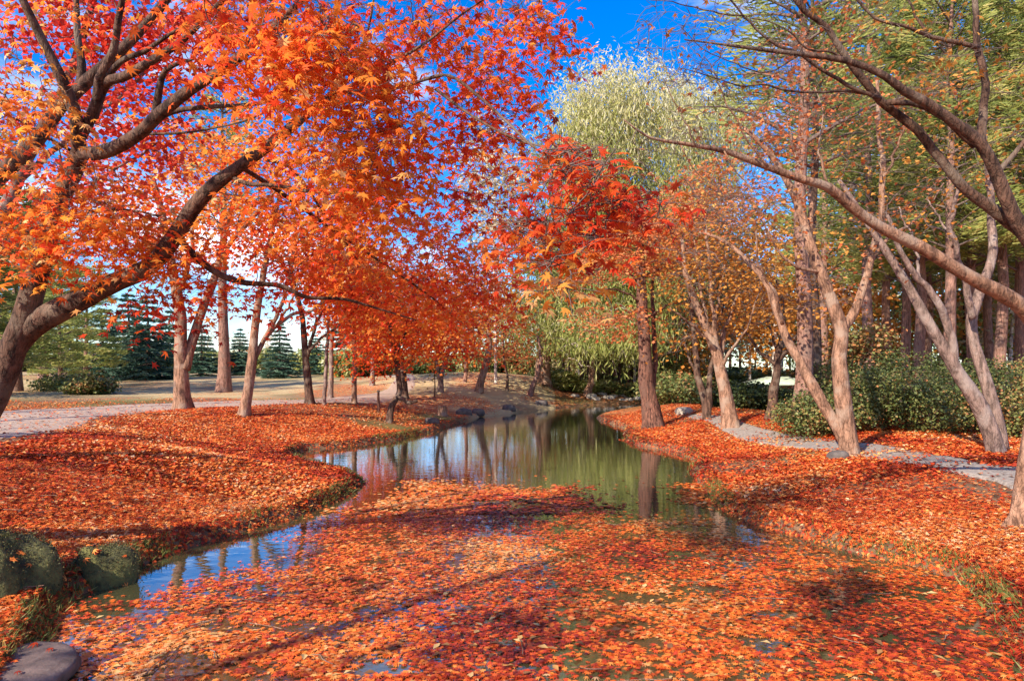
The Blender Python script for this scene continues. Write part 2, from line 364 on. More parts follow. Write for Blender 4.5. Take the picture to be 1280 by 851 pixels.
# leaf by leaf coverage: a cell shows a leaf when its random value is under the local density
lt = N(nt, 'ShaderNodeMath', operation='LESS_THAN'); L(nt, sp.outputs[1], lt.inputs[0]); L(nt, a2.outputs['Fac'], lt.inputs[1])
m2 = N(nt, 'ShaderNodeMix', data_type='RGBA'); L(nt, lt.outputs[0], m2.inputs['Factor']); L(nt, m1.outputs['Result'], m2.inputs['A']); L(nt, lr.outputs[0], m2.inputs['B'])
b = N(nt, 'ShaderNodeBsdfPrincipled', i_Roughness=0.85); b.inputs['Specular IOR Level'].default_value = 0.15
bp = N(nt, 'ShaderNodeBump', i_Strength=0.7, i_Distance=0.03); hm = N(nt, 'ShaderNodeMath', operation='MULTIPLY_ADD'); hm.inputs[1].default_value = 1.6; L(nt, ns.outputs[0], hm.inputs[0]); L(nt, sp.outputs[2], hm.inputs[2]); L(nt, hm.outputs[0], bp.inputs['Height'])
L(nt, m2.outputs['Result'], b.inputs['Base Color']); L(nt, bp.outputs[0], b.inputs['Normal']); L(nt, b.outputs[0], o.inputs[0])
M['ground'] = m
g_ob = mesh_obj('ground', np.stack([fx, fy, GZ.ravel()], 1), GF, M['ground'], attrs={'litter': LIT, 'grass': GRS, 'sunny_straw': SUNNY_STRAW}, smooth=True)
tag(g_ob, kind='structure')

m, nt = newmat('pond_water')
o = N(nt, 'ShaderNodeOutputMaterial'); tc = N(nt, 'ShaderNodeTexCoord')
mp = N(nt, 'ShaderNodeMapping'); mp.inputs['Scale'].default_value = (1.0, 2.2, 1); L(nt, tc.outputs['Object'], mp.inputs[0])
n1 = N(nt, 'ShaderNodeTexNoise', i_Scale=3.2, i_Detail=3.0, i_Roughness=0.5); L(nt, mp.outputs[0], n1.inputs['Vector'])
bp = N(nt, 'ShaderNodeBump', i_Strength=0.045, i_Distance=0.05); L(nt, n1.outputs[0], bp.inputs['Height'])
b = N(nt, 'ShaderNodeBsdfPrincipled', i_Roughness=0.03, i_IOR=1.38); b.inputs['Base Color'].default_value = (.055, .052, .022, 1)
gl = N(nt, 'ShaderNodeBsdfGlossy', i_Roughness=0.02); gl.inputs['Color'].default_value = (.92, .94, .97, 1)
fr = N(nt, 'ShaderNodeFresnel', i_IOR=1.6); L(nt, bp.outputs[0], fr.inputs['Normal'])
mx = N(nt, 'ShaderNodeMixShader'); L(nt, fr.outputs[0], mx.inputs[0])
L(nt, bp.outputs[0], b.inputs['Normal']); L(nt, bp.outputs[0], gl.inputs['Normal'])
L(nt, b.outputs[0], mx.inputs[1]); L(nt, gl.outputs[0], mx.inputs[2]); L(nt, mx.outputs[0], o.inputs[0])
M['water'] = m
# water: a flat sheet over the pond and a little under its banks
wx = np.arange(-9.5, 14.0, 0.5); wy = np.arange(-5.5, 37, 0.5)
WX, WY = np.meshgrid(wx, wy, indexing='ij'); ii = np.arange(WX.size).reshape(WX.shape)
WF = np.stack([ii[:-1, :-1], ii[1:, :-1], ii[1:, 1:], ii[:-1, 1:]], -1).reshape(-1, 4)
cs = sdf(WX.ravel(), WY.ravel()); WF = WF[(cs[WF].min(1) < 0.15)]
us, inv = np.unique(WF, return_inverse=True)
water = mesh_obj('pond_water', np.stack([WX.ravel()[us], WY.ravel()[us], np.zeros(len(us))], 1), inv.reshape(WF.shape), M['water'])
tag(water, kind='structure')

M['path_l'] = plainmat('sandy_gravel', (.26, .17, .12), (.44, .32, .23), 14, 0.9, 0.4, 0.02)
M['path_r'] = plainmat('grey_gravel', (.16, .125, .10), (.33, .27, .215), 22, 0.9, 0.5, 0.02)
def path(C, W, mat, name):
    n = len(C); T = np.gradient(C, axis=0); T /= np.linalg.norm(T, axis=1, keepdims=True); Nn = np.c_[-T[:, 1], T[:, 0]]
    k = 15; s = np.linspace(-1, 1, k)
    wob = 1 + 0.35*(fbm(np.arange(n)*0.09, 0*np.arange(n)+3.3) - 0.5); wob2 = 1 + 0.35*(fbm(np.arange(n)*0.09, 0*np.arange(n)+13.3) - 0.5)
    off = s[None]*W[:, None]*np.where(s[None] > 0, wob[:, None], wob2[:, None])
    X = C[:, None, 0] + Nn[:, None, 0]*off; Y = C[:, None, 1] + Nn[:, None, 1]*off
    Z = ground(X, Y) + 0.022 - 0.05*sstep(0.86, 1.0, np.abs(s))[None]
    ii = np.arange(n*k).reshape(n, k)
    Fc = np.stack([ii[:-1, :-1], ii[1:, :-1], ii[1:, 1:], ii[:-1, 1:]], -1).reshape(-1, 4)[:, ::-1]
    return tag(mesh_obj(name, np.stack([X, Y, Z], -1).reshape(-1, 3), Fc, mat, smooth=True), kind='structure')
path(LC, LW, M['path_l'], 'path'); path(RC, RW, M['path_r'], 'path')

# ------------------------------------------------------------------ fallen leaves
LEAF_PX = [(60,790),(95,752),(150,748),(200,742),(250,725),(300,705),(350,676),(400,655),(436,628),(470,612),(500,602),(545,596),(590,600),(620,612),(650,617),(700,612),(740,618),
 (790,634),(840,646),(872,640),(868,600),(895,600),(900,640),(930,662),(985,672),(1060,690),(1120,700),(1200,716),(1270,770),(1340,851)]
RAFT = np.array([w0(*p) for p in LEAF_PX] + [(3.4, 2.8), (-2.6, 2.8)])
def tint_noise(x, y, n): return np.clip(0.52 + 0.9*(fbm(x*0.8, y*0.8) - 0.5) + 0.19*rng.standard_normal(n), 0, 1)
# floating on the pond
n0 = 150000
y = 2.9 + (11.0 - 2.9)*rng.random(n0)**1.15; x = (rng.random(n0) - 0.5)*2*np.minimum(0.9*y, 5.0)
sd = sdf(x, y); rd = sdf(x, y, RAFT)
# cover: full inside the raft, thinning through its edge, with gaps of open water
cov = sstep(0.25, -0.6, rd + .30*sstep(.3, -.6, x)*sstep(5.0, 5.9, y) + 1.5*(fbm(x*.9, y*1.1 + 30) - 0.5))
gap = np.maximum(sstep(0.64, 0.72, fbm(x*2.6 + 40, y*4.0, 3)), .85*sstep(0.60, 0.70, fbm(x*6.3 + 11, y*8.5, 2)))
gap = np.maximum(gap, sstep(0.42, 0.25, np.hypot((x-2.62)*1.0 + (y-7.35)*.6, (y-7.35)*.9)))
near_gap = np.hypot((x-0.55)/0.6, (y-3.75)/0.14); gap = np.maximum(gap, 0.85*sstep(1.0, 0.5, near_gap + 0.5*(fbm(x*4, y*4) - 0.5)))
dens = cov*(1 - 0.93*gap) + 0.006*(rd < 2.0)
keep = (sd < -0.01) & (rng.random(n0) < dens)
x, y = x[keep], y[keep]; n = len(x)
z = 0.003 + 0.012*rng.random(n)
pos = np.stack([x, y, z], 1); size = 0.032 + 0.036*rng.random(n)**.8; yaw = rng.random(n)*6.283
nrm = np.stack([rng.normal(0, .09, n), rng.normal(0, .09, n), np.ones(n)], 1); tnt = tint_noise(x, y, n)
leafvar = [None]*12
def leaf_variant(k):
    if leafvar[k] is None:
        V, Fc = LEAF0; V = V.copy(); V[:, 2] *= 0.8 + 0.8*rng.random()
        ob = mesh_obj('leaf', V, Fc, M['fallen'], tint=np.full(len(V), (k + 0.5)/12)); leafvar[k] = ob.data; bpy.data.objects.remove(ob)
    return leafvar[k]
def single_leaves(parent, pos, nrm, yaw, size, tnt, meshes):
    R = rot_from(nrm, yaw)
    for i in range(len(pos)):
        o = bpy.data.objects.new('leaf', meshes(min(11, int(tnt[i]*12)))); COL.objects.link(o); o.parent = parent
        mt = np.eye(4); mt[:3, :3] = R[i]*size[i]; mt[:3, 3] = pos[i]
        o.matrix_local = Matrix(mt.tolist())
infr = (np.abs(x) < 0.74*y) & (y > 3.72); score = np.where(infr, y, 99)
top = np.argsort(score)[:300]; rest = np.setdiff1d(np.arange(n), top)
single_leaves(water, pos[top] + [0, 0, .004], nrm[top], yaw[top], size[top], tnt[top], leaf_variant)
def leaf_sheet(name, pos, nrm, yaw, size, tnt, mat, cut=5.0, cut2=8.0, flat=1.0):
    g = Geo(); yy = pos[:, 1]
    for tp, sel in ((LEAF0, yy < cut), (LEAF1, (yy >= cut) & (yy < cut2)), (LEAF2, yy >= cut2)):
        if sel.any():
            V, Fc = leaves((tp[0]*[1, 1, flat], tp[1]), pos[sel], nrm[sel], yaw[sel], size[sel]*(1.12 if tp is LEAF2 else 1)); g.add(V, Fc, np.repeat(tnt[sel], len(tp[0])))
    return tag(g.build(name, mat, tint=True), kind='stuff')
leaf_sheet('floating_leaves', pos[rest], nrm[rest], yaw[rest], size[rest], tnt[rest], M['floating'], flat=.35)
# lying on the banks
n0 = 300000
y = 3.2 + 20*rng.random(n0)**1.25; x = (rng.random(n0) - 0.5)*2*(0.80*y + 0.3)
sd = sdf(x, y); pl = path_dist(x, y, LC, LW); pr = path_dist(x, y, RC, RW)
dens = litter_density(x, y, sd, pl, pr)*np.clip(1.5 - y/26, .3, 1) + 0.03
dens = np.where((sd > 0.02) & (sd < 0.22), np.maximum(dens*0.9, 0.62), dens)
keep = (sd > 0.02) & (rng.random(n0) < dens)
x, y = x[keep], y[keep]; n = len(x)
z = ground(x, y) + 0.012 + 0.03*rng.random(n)
z = np.where((path_dist(x, y, LC, LW) < 0) | (path_dist(x, y, RC, RW) < 0), z + 0.015, z)
pos = np.stack([x, y, z], 1); size = rng.uniform(0.032, 0.064, n); yaw = rng.random(n)*6.283
nrm = np.stack([rng.normal(0, .24, n), rng.normal(0, .24, n), np.ones(n)], 1)
tnt = np.clip(tint_noise(x, y, n) + np.where(x < 0.4 + .05*y, 0.06, 0.0) - 0.18*((sd[keep] < 0.25)), 0, 1)
infr = (np.abs(x) < 0.74*y) & (z < CH) & ((CH - z)/y < 0.45); top = np.argsort(np.where(infr, y, 99))[:150]; rest = np.setdiff1d(np.arange(n), top)
single_leaves(g_ob, pos[top], nrm[top], yaw[top], size[top], tnt[top], leaf_variant)
leaf_sheet('fallen_leaves', pos[rest], nrm[rest], yaw[rest], size[rest], tnt[rest], M['fallen'])
# leaves clinging to the steep edge of the bank
def rim(n, lo, hi, ymax=17.0):
    """random points along the pond's rim: position, distance outwards, outward normal"""
    A_ = POND; B_ = np.roll(POND, -1, 0); e = B_ - A_; ln = np.linalg.norm(e, axis=1)*np.where((A_[:, 1] > 2.8) & (A_[:, 1] < ymax), 1/np.maximum(A_[:, 1], 4)**.5, 0)
    k = rng.choice(len(A_), n, p=ln/ln.sum()); q = A_[k] + e[k]*rng.random(n)[:, None]; o_ = np.stack([-e[k][:, 1], e[k][:, 0]], 1); o_ /= np.linalg.norm(o_, axis=1, keepdims=True)
    test = sdf(q[:, 0] + o_[:, 0]*.05, q[:, 1] + o_[:, 1]*.05); o_ *= np.where(test > 0, 1, -1)[:, None]
    d = rng.uniform(lo, hi, n); q = q + o_*d[:, None] + rng.normal(0, .03, q.shape); return q, d, o_
q, d, no = rim(11000, -.02, .30); zz = np.maximum(ground(q[:, 0], q[:, 1]) + .012, .012); n = len(q)
nr = np.stack([-no[:, 0]*.9*(d < .2) + rng.normal(0, .35, n), -no[:, 1]*.9*(d < .2) + rng.normal(0, .35, n), np.ones(n)], 1)
tn = np.clip(tint_noise(q[:, 0], q[:, 1], n) - .12, 0, 1)
V, Fc = leaves(LEAF1, np.c_[q, zz], nr, rng.random(n)*6.28, rng.uniform(.035, .066, n)); o = mesh_obj('bank_leaves', V, Fc, M['fallen'], tint=np.repeat(tn, len(LEAF1[0]))); o['kind'] = 'stuff'
# narrow yellow and brown leaves of other trees, and dropped twigs, among the maple leaves
n = 1500; y = 3.0 + 11*rng.random(n)**1.2; x = (rng.random(n) - .5)*2*(.8*y); sd = sdf(x, y); ok = (sd > .03) | ((sd < -.05) & (sdf(x, y, RAFT) < -.1)); x, y, sd = x[ok], y[ok], sd[ok]; n = len(x)
pos = np.stack([x, y, np.where(sd > 0, ground(x, y) + .035, .017)], 1); nr = np.stack([rng.normal(0, .13, n), rng.normal(0, .13, n), np.ones(n)], 1)
V, Fc = leaves((LEAF2[0]*[.62, 1, .7], LEAF2[1]), pos, nr, rng.random(n)*6.28, rng.uniform(.04, .085, n)); o = mesh_obj('willow_leaf_litter', V, Fc, M['drab'], tint=np.repeat(rng.random(n), 4)); o['kind'] = 'stuff'
n = 160; y = 3.2 + 9*rng.random(n); x = (rng.random(n) - .5)*2*(.76*y); sd = sdf(x, y); ok = (sd > .05) | ((sd < -.1) & (sdf(x, y, RAFT) < -.3)); x, y, sd = x[ok], y[ok], sd[ok]; n = len(x)
a = rng.random(n)*6.28; ln = rng.uniform(.08, .32, n); t = np.linspace(-.5, .5, 5); c0 = np.stack([x, y, np.where(sd > 0, ground(x, y) + .045, .02)], 1)
cv = c0[:, None] + np.stack([np.cos(a), np.sin(a), 0*a], 1)[:, None]*(ln[:, None]*t)[..., None] + rng.normal(0, .006, (n, 5, 3))*[1, 1, .4]
V, Fc = tubes(cv, np.repeat(rng.uniform(.0018, .004, n)[:, None], 5, 1), 4); o = mesh_obj('fallen_twigs', V, Fc, M['bark_maple']); o['kind'] = 'stuff'
# grass fringe on the banks and lawn tufts
n0 = 90000
y = 4.2 + 17*rng.random(n0)**1.3; x = (rng.random(n0) - 0.5)*2*(0.8*y)
sd = sdf(x, y)
dn = 0.8*sstep(0.22, 0.05, np.abs(sd - 0.10))*sstep(0.53, 0.62, fbm(x*0.9 + 2, y*0.9))
dn = np.maximum(dn, (x > 0.4 + .05*y)*0.25*sstep(0.50, 0.62, fbm(x*0.4, y*0.4 + 20))*(sd > 0.2)*(path_dist(x, y, RC, RW) > 0.0))
keep = (sd > 0.0) & (rng.random(n0) < dn); x, y = x[keep], y[keep]; n = len(x)
ln = rng.uniform(0.04, 0.11, n); pos = np.stack([x, y, ground(x, y) + ln*0.45], 1)
dr = np.stack([rng.normal(0, .4, n), rng.normal(0, .4, n), np.ones(n)], 1)
V, Fc = hang(NEEDLE, pos, dr, np.stack([0.055*np.ones(n), ln, ln], 1), rng.random(n)*6.283)
q, d, no = rim(10000, .0, .18); k = rng.random(len(q)) < .15 + sstep(.46, .58, fbm(q[:, 0]*.9 + 2, q[:, 1]*.9)); q = q[k]; no = no[k]; n2 = len(q); ln = rng.uniform(.04, .11, n2)
V2, F2 = hang(NEEDLE, np.c_[q, np.maximum(ground(q[:, 0], q[:, 1]), 0) + ln*.4], np.c_[-no*rng.uniform(0, 1.3, n2)[:, None] + rng.normal(0, .3, (n2, 2)), np.ones(n2)], np.stack([.06*np.ones(n2), ln, ln], 1), rng.random(n2)*6.283)
F2 = F2 + len(V); V = np.vstack([V, V2]); Fc = np.vstack([Fc, F2]); n = n + n2
o = mesh_obj('bank_grass', V, Fc, M['grass'], tint=np.repeat(rng.random(n), 3)); tag(o, kind='stuff')

# ------------------------------------------------------------------ trees
class Tree:
    ls = 1.0
    """trunk and limbs along given centre lines, twigs grown out to leaf clusters, leaves around the clusters"""
    def __init__(s, name, base, label, group=None, cat='tree'):
        s.root = thing(name, tuple(float(c) for c in base), label, cat, group); s.base = np.array(base, float)
        s.tr = Geo(); s.tw = Geo(); s.nodes = []; s.rad = []
    def limb(s, pts, r0, r1, sides=10, step=None, flare=0.0, wob=0.0, power=1.0):
        r0 *= s.ls; r1 *= s.ls
        pts = np.asarray(pts, float); L_ = np.linalg.norm(np.diff(pts, axis=0), axis=1).sum()
        c = smooth_curve(pts, step or max(0.06, L_/40)); n = len(c)
        t = np.linspace(0, 1, n)
        if wob:
            c = c + wob*np.stack([fbm(t*9 + rng.random()*50, t*0+k*9.1) - 0.5 for k in range(3)], 1)*np.minimum(1, t*5)[:, None]
        r = (r0 + (r1 - r0)*t**power)
        if flare: r = r*(1 + flare*np.exp(-t*L_/(1.6*r0)))
        r = r*(1 + 0.16*(fbm(t*14 + rng.random()*50, t*0) - 0.5))
        c = np.vstack([c[:1] - (c[1]-c[0])*.02, c, c[-1:] + (c[-1]-c[-2])*.05]); r = np.r_[r[0]*.05, r, r[-1]*.05]; t = np.r_[0, t, 1]; n += 2
        V, Fc = tubes(c[None], r[None], sides, 0.0)
        # knobby bark outline
        V = V + (np.repeat(c, sides, 0) - V)*(0.22*(fbm(V[:, 0]*6 + V[:, 2]*2, V[:, 1]*6 + V[:, 2]*3) - 0.5))[:, None]
        if flare and sides >= 8:      # roots spread in ridges
            k = np.repeat(np.exp(-t*L_/(1.1*r0)), sides); th = np.tile(np.arange(sides), n)
            ridge = np.where(th % 3 == 0, 0.45, -0.12)
            V = V + (V - np.repeat(c, sides, 0))*(k*ridge)[:, None]
        s.tr.add(V, Fc); s.nodes.append(c[1:-1]); s.rad.append(r[1:-1])
        return c
    def grow(s, C, r_tip=0.004, r_max=0.03, sides=4, n=6, bend=0.18, rise=0.0, k_len=0.010, min_t=0.0):
        nodes = np.vstack(s.nodes); rad = np.concatenate(s.rad)
        d0 = np.array([((nodes - c)**2).sum(1).min() for c in C]); order = np.argsort(d0)
        buf = np.zeros((len(nodes) + len(C)*(n-1), 3)); br = np.zeros(len(buf)); m_ = len(nodes); buf[:m_] = nodes; br[:m_] = rad
        CC = []; RR = []
        t = np.linspace(0, 1, n)
        for i in order:
            c = C[i]; d2 = ((buf[:m_] - c)**2).sum(1); k = int(np.argmin(d2)); a = buf[k]; ln = math.sqrt(d2[k])
            if ln < 0.02: continue
            ra = min(br[k]*0.75, r_tip + k_len*ln, r_max); ra = max(ra, r_tip*1.1)
            off = rng.normal(0, bend*ln, 3); off[2] += rise*ln
            cv = a + (c - a)*t[:, None] + off*(np.sin(t*np.pi)*(1 - 0.3*t))[:, None] + rng.normal(0, 0.02*ln, (n, 3))*np.sin(t*np.pi)[:, None]
            rr = ra + (r_tip - ra)*t
            CC.append(cv); RR.append(rr); buf[m_:m_+n-1] = cv[1:]; br[m_:m_+n-1] = rr[1:]; m_ += n-1
        if CC:
            V, Fc = tubes(np.array(CC), np.array(RR), sides); s.tw.add(V, Fc)
        s.nodes = [buf[:m_]]; s.rad = [br[:m_]]
        return CC
    def spray(s, C, per=3, ln=0.35, r=0.003):
        """fine side twigs around every cluster"""
        n = len(C)*per; a = np.repeat(C, per, 0); d = rng.normal(0, 1, (n, 3)); d[:, 2] *= 0.45; d *= (ln*rng.uniform(.5, 1.2, n)/np.linalg.norm(d, axis=1))[:, None]
        t = np.linspace(0, 1, 4)
        cv = a[:, None] + d[:, None]*t[None, :, None] + rng.normal(0, ln*0.06, (n, 4, 3))*t[None, :, None]
        V, Fc = tubes(cv, np.repeat((r*(1.1 - t))[None], n, 0), 3); s.tw.add(V, Fc)
    def finish(s, bark, twig=None, crown=None, crown_mat=None):
        o = s.tr.build('trunk', bark, s.root, s.base, smooth=True)
        if s.tw.n: s.tw.build('twigs', twig or M['twig'], s.root, s.base)['kind'] = 'stuff'
        if crown is not None:
            c = crown.build('crown', crown_mat, s.root, s.base, tint=True); c['kind'] = 'stuff'
        return s.root
def blob_points(b, n):
    """n points in an ellipsoid given as (u, v, Y, ru, rv, rY)"""
    u, v, Y, ru, rv, rY = b[:6]
    d = rng.normal(0, 1, (n, 3)); d /= np.linalg.norm(d, axis=1, keepdims=True); d *= rng.random(n)[:, None]**(1/2.2)
    yy = Y + d[:, 1]*rY
    return np.stack([(u - CX)/F*Y + d[:, 0]*ru*Y/F, yy, CH + (HV - v)/F*Y + d[:, 2]*rv*Y/F], 1)
def leaf_cloud(g, tpl, C, per, rad, flat, size, tint, tilt=0.6, droop=0.0, tsd=0.13, csd=0.10):
    n = len(C)*per
    off = np.clip(rng.normal(0, 1, (n, 3)), -1.45, 1.45)*rad; off[:, 2] *= flat
    r2 = (off[:, 0]**2 + off[:, 1]**2)
    off[:, 2] -= droop*r2/rad
    pos = np.repeat(C, per, 0) + off
    nr = np.stack([rng.normal(0, tilt, n) + off[:, 0]/rad*0.3, rng.normal(0, tilt, n) + off[:, 1]/rad*0.3, np.ones(n)], 1)
    t = np.clip(np.repeat(np.broadcast_to(tint, (len(C),)) + rng.normal(0, csd, len(C)), per) + rng.normal(0, tsd, n), 0, 1)
    sz = size*rng.uniform(.65, 1.25, n)
    V, Fc = leaves(tpl, pos, nr, rng.random(n)*6.283, sz)
    g.add(V, Fc, np.repeat(t, len(tpl[0])))
    return pos, nr, sz, t
def px(pts, Y0, Y1=None, base=None):
    """photo pixels with a depth running from Y0 to Y1 -> points in the world"""
    Y1 = Y0 if Y1 is None else Y1; n = len(pts)
    return np.array([P(u, v, Y0 + (Y1 - Y0)*i/max(1, n-1)) for i, (u, v) in enumerate(pts)])

# ---- the near maple at the left edge, its boughs over the water
YM = 5.4
bx, by = -5.05, 5.5; bz = float(ground(bx, by))
T = Tree('maple_tree', (bx, by, bz), 'large leaning red maple nearest the camera, boughs arching from the left bank over the pond')
T.ls = .84
st = np.vstack([[[bx, by, bz - .1]], px([(-62,560),(-22,522),(4,470),(19,430),(33,390),(47,340),(58,298),(74,250),(92,212),(100,192)], 5.4, 5.0)])
T.limb(st, .155, .072, 14, flare=0.5)
A = T.limb
A(px([(12,440),(35,412),(68,391),(108,371),(148,351),(186,334),(216,300),(240,262),(266,233),(300,208),(340,179),(375,150),(405,127),(432,113),(470,92),(520,60)], 5.35, 4.2), .115, .012, 12)
A(px([(100,195),(97,170),(95,147),(86,120),(75,95),(55,55),(40,25),(24,-10),(5,-60)], 5.0, 4.4), .062, .022, 10)
A(px([(98,175),(108,158),(121,128),(124,100),(142,62),(148,25),(156,-15),(165,-60)], 5.0, 4.5), .050, .015, 10)
A(px([(115,145),(132,105),(155,96),(185,79),(226,52),(266,13),(300,-20)], 4.95, 4.2), .048, .015, 10)
A(px([(124,112),(150,78),(180,65),(205,48),(238,28)], 4.95, 4.6), .030, .010, 8)
A(px([(102,192),(125,191),(150,182),(178,164),(197,145),(238,112),(280,86),(330,46),(352,25),(390,-10)], 5.0, 3.6), .068, .018, 10)
A(px([(194,148),(199,112),(207,88),(228,78),(243,74)], 4.6, 4.3), .036, .008, 8)
A(px([(197,147),(222,138),(260,134),(328,129),(372,113),(400,118)], 4.6, 3.9), .026, .006, 8)
A(px([(182,168),(240,165),(310,150),(352,130),(380,122)], 4.7, 4.3), .012, .004, 6)
A(px([(95,192),(70,178),(40,160),(18,148),(-10,138)], 5.0, 4.6), .016, .005, 6)
A(px([(-30,248),(15,205),(48,172),(74,135),(104,106),(135,78),(165,50),(200,10),(230,-30)], 6.6, 6.2), .105, .035, 10)
A(px([(100,108),(102,80),(97,45),(95,0),(90,-50)], 6.4, 6.3), .050, .02, 8)
A(px([(285,218),(310,230),(345,232),(400,241),(440,239),(480,233),(535,214)], 4.7, 4.4), .020, .005, 8)
A(px([(225,300),(258,333),(298,352),(350,357),(382,371),(430,374),(470,385),(520,400)], 5.0, 5.6), .034, .006, 8)
A(px([(330,200),(360,208),(385,236),(405,268),(430,300),(450,330)], 4.6, 5.4), .014, .005, 6)
A(px([(405,127),(440,95),(455,55),(463,25),(470,-20)], 4.2, 3.9), .016, .006, 6)
A(px([(463,58),(487,77),(530,55),(575,20),(612,-5)], 4.0, 3.6), .014, .005, 6)
A(px([(470,92),(495,110),(530,100),(562,95),(600,122),(632,151),(668,185),(700,205)], 4.2, 2.7), .014, .005, 6)
A(px([(545,112),(590,145),(640,172),(700,192),(760,235),(810,262)], 3.7, 2.6), .010, .003, 6)
A(px([(300,208),(350,240),(420,290),(480,330),(540,372),(570,400)], 4.7, 6.5), .022, .006, 8)
A(px([(-12,300),(30,290),(90,270),(150,262),(200,270)], 5.2, 4.6), .02, .006, 6)
bl = [ # u, v, Y, ru, rv, rY, clusters, tint
 (18,110,4.3,45,65,.4,20,.84),(70,262,4.6,75,48,.5,32,.70),(165,285,4.8,70,40,.5,26,.68),(30,300,4.8,45,35,.4,10,.72),(120,225,4.6,50,25,.4,8,.6),
 (345,40,3.3,85,45,.4,30,.68),(420,50,3.4,70,70,.5,34,.62),(470,160,3.7,60,95,.6,48,.68),(440,215,4.2,60,50,.5,22,.68),(300,20,4.2,60,30,.4,14,.55),(395,120,4.0,40,40,.4,12,.62),
 (545,30,4.2,60,40,.5,20,.56),(610,75,4.6,65,50,.5,18,.48),(665,30,4.4,55,35,.4,14,.56),(600,140,4.4,65,30,.5,12,.44),(560,175,4.6,60,30,.5,9,.48),
 (460,270,5.4,90,40,.8,32,.68),(550,310,5.8,75,40,.8,28,.60),(500,350,6.2,100,45,.8,36,.60),(570,370,6.4,60,45,.8,20,.56),(420,330,5.8,80,40,.8,22,.66),
 (350,250,5.0,60,50,.6,10,.64),(300,310,5.4,70,22,.6,6,.55),(395,190,4.8,50,40,.5,9,.62),(590,245,5.0,50,40,.6,10,.40),(600,330,6.2,30,60,.5,11,.5),
 (222,330,5.0,35,22,.3,6,.66),(255,365,5.4,55,22,.4,8,.38),(200,372,5.2,25,18,.3,4,.22),(350,350,5.6,60,16,.4,4,.45),
 (700,205,2.7,45,30,.25,15,.44),(740,240,2.6,55,40,.25,18,.40),(790,262,2.7,45,25,.25,10,.42),(675,280,2.6,40,35,.25,14,.45),(730,295,2.6,50,35,.25,13,.43),(690,325,2.4,28,25,.15,6,.80),(705,360,2.4,20,14,.12,3,.85),(655,300,2.8,25,35,.2,6,.5),
 (250,-60,4.2,200,50,1.2,26,.55),(450,-60,3.6,140,50,1.0,20,.55),(60,-40,4.8,90,50,.8,12,.7),(620,-50,4.4,90,40,.8,10,.5),
 (-60,200,4.8,60,120,.8,16,.65)]
CL = []; TN = []
for b in bl:
    c = blob_points(b, b[6]); CL.append(c); TN.append(np.full(len(c), b[7] - (.02 if b[2] > 3 else -.02)))
CL = np.vstack(CL); TN = np.concatenate(TN)
T.grow(CL, .0028, .016, 4, 7, 0.14, 0.03, k_len=.006)
T.spray(CL, 4, .26, .0022)
gN, gF = Geo(), Geo()
cy = CL[:, 1]
near_i = cy < 4.6
vn = cy < 3.0
parts_ = [leaf_cloud(Geo(), LEAF2, CL[near_i & ~vn], 19, .17, .22, .080, TN[near_i & ~vn], .75, .5, csd=.09), leaf_cloud(Geo(), LEAF2, CL[vn], 10, .085, .45, .066, TN[vn], .8, .4, csd=.08)]
pN, nN, sN, tN = [np.concatenate(q) for q in zip(*parts_)]
pN2 = pN.copy()
dist = np.linalg.norm(pN - [0, 0, CH], axis=1); uu = CX + pN[:, 0]/pN[:, 1]*F; vv = HV - (pN[:, 2]-CH)/pN[:, 1]*F
inf = (uu > 0) & (uu < 1280) & (vv > 0) & (pN[:, 1] > .8)
top = np.argsort(np.where(inf, dist/sN, 1e6))[:300]; rest = np.setdiff1d(np.arange(len(pN)), top)
mvar = [None]*12
def maple_variant(k):
    if mvar[k] is None:
        V, Fc = LEAF0; V = V.copy(); V[:, 2] *= 0.7 + 1.2*rng.random()
        ob = mesh_obj('leaf', V, Fc, M['maple'], tint=np.full(len(V), (k + .5)/12)); mvar[k] = ob.data; bpy.data.objects.remove(ob)
    return mvar[k]
yw = rng.random(len(pN))*6.283
single_leaves(T.root, pN[top] - T.base, nN[top], yw[top], sN[top], tN[top], maple_variant)
V, Fc = leaves(LEAF0, pN[rest], nN[rest], yw[rest], sN[rest]); gN.add(V, Fc, np.repeat(tN[rest], len(LEAF0[0])))
leaf_cloud(gN, LEAF1, CL[~near_i], 25, .23, .18, .080, TN[~near_i], .75, .4)
T.finish(M['bark_dark'], M['twig'], gN, M['maple'])

# ---- mid maples and other traced trees
def traced(name, label, base_uv, stems, bark, blobs, leafmat_, lsize, per, crad, flat=.35, tpl=LEAF2, group=None, tilt=.6, r_tip=.006, rmax=.05, twig=None, spray=0, spl=.5, bend=.16, klen=.012, sides=10, droop=.2, jitY=0.0, rise=.0, cat='tree'):
    X, Y, Z = on_ground(*base_uv)
    T = Tree(name, (X, Y, Z), label, group, cat)
    for k, stt in enumerate(stems):
        pts, w0_, w1_ = stt[:3]
        dY = stt[3] if len(stt) > 3 else 0.0
        W = px(pts, Y, Y + dY)
        if k == 0: W[0, 2] -= 0.12
        T.limb(W, w0_*Y/F/2*.80, w1_*Y/F/2*.80, sides if k == 0 else max(6, sides-2), flare=.40 if k == 0 else 0, wob=.10 if k else .05)
    g = Geo(); C = []; TT = []
    for b in blobs:
        c = blob_points((b[0], b[1], Y + b[2], b[3], b[4], b[5]), b[6]); C.append(c); TT.append(np.full(len(c), b[7]))
    if C:
        C = np.vstack(C); TT = np.concatenate(TT)
        T.grow(C, r_tip, rmax, 4, 7, bend, rise, k_len=klen)
        if spray: T.spray(C, spray, spl, r_tip*.8)
        if per: leaf_cloud(g, tpl, C, per, crad, flat, lsize, TT, tilt, droop)
    return T.finish(M[bark], M[twig] if twig else None, g if (C is not None and len(C) and per) else None, M[leafmat_] if leafmat_ else None)

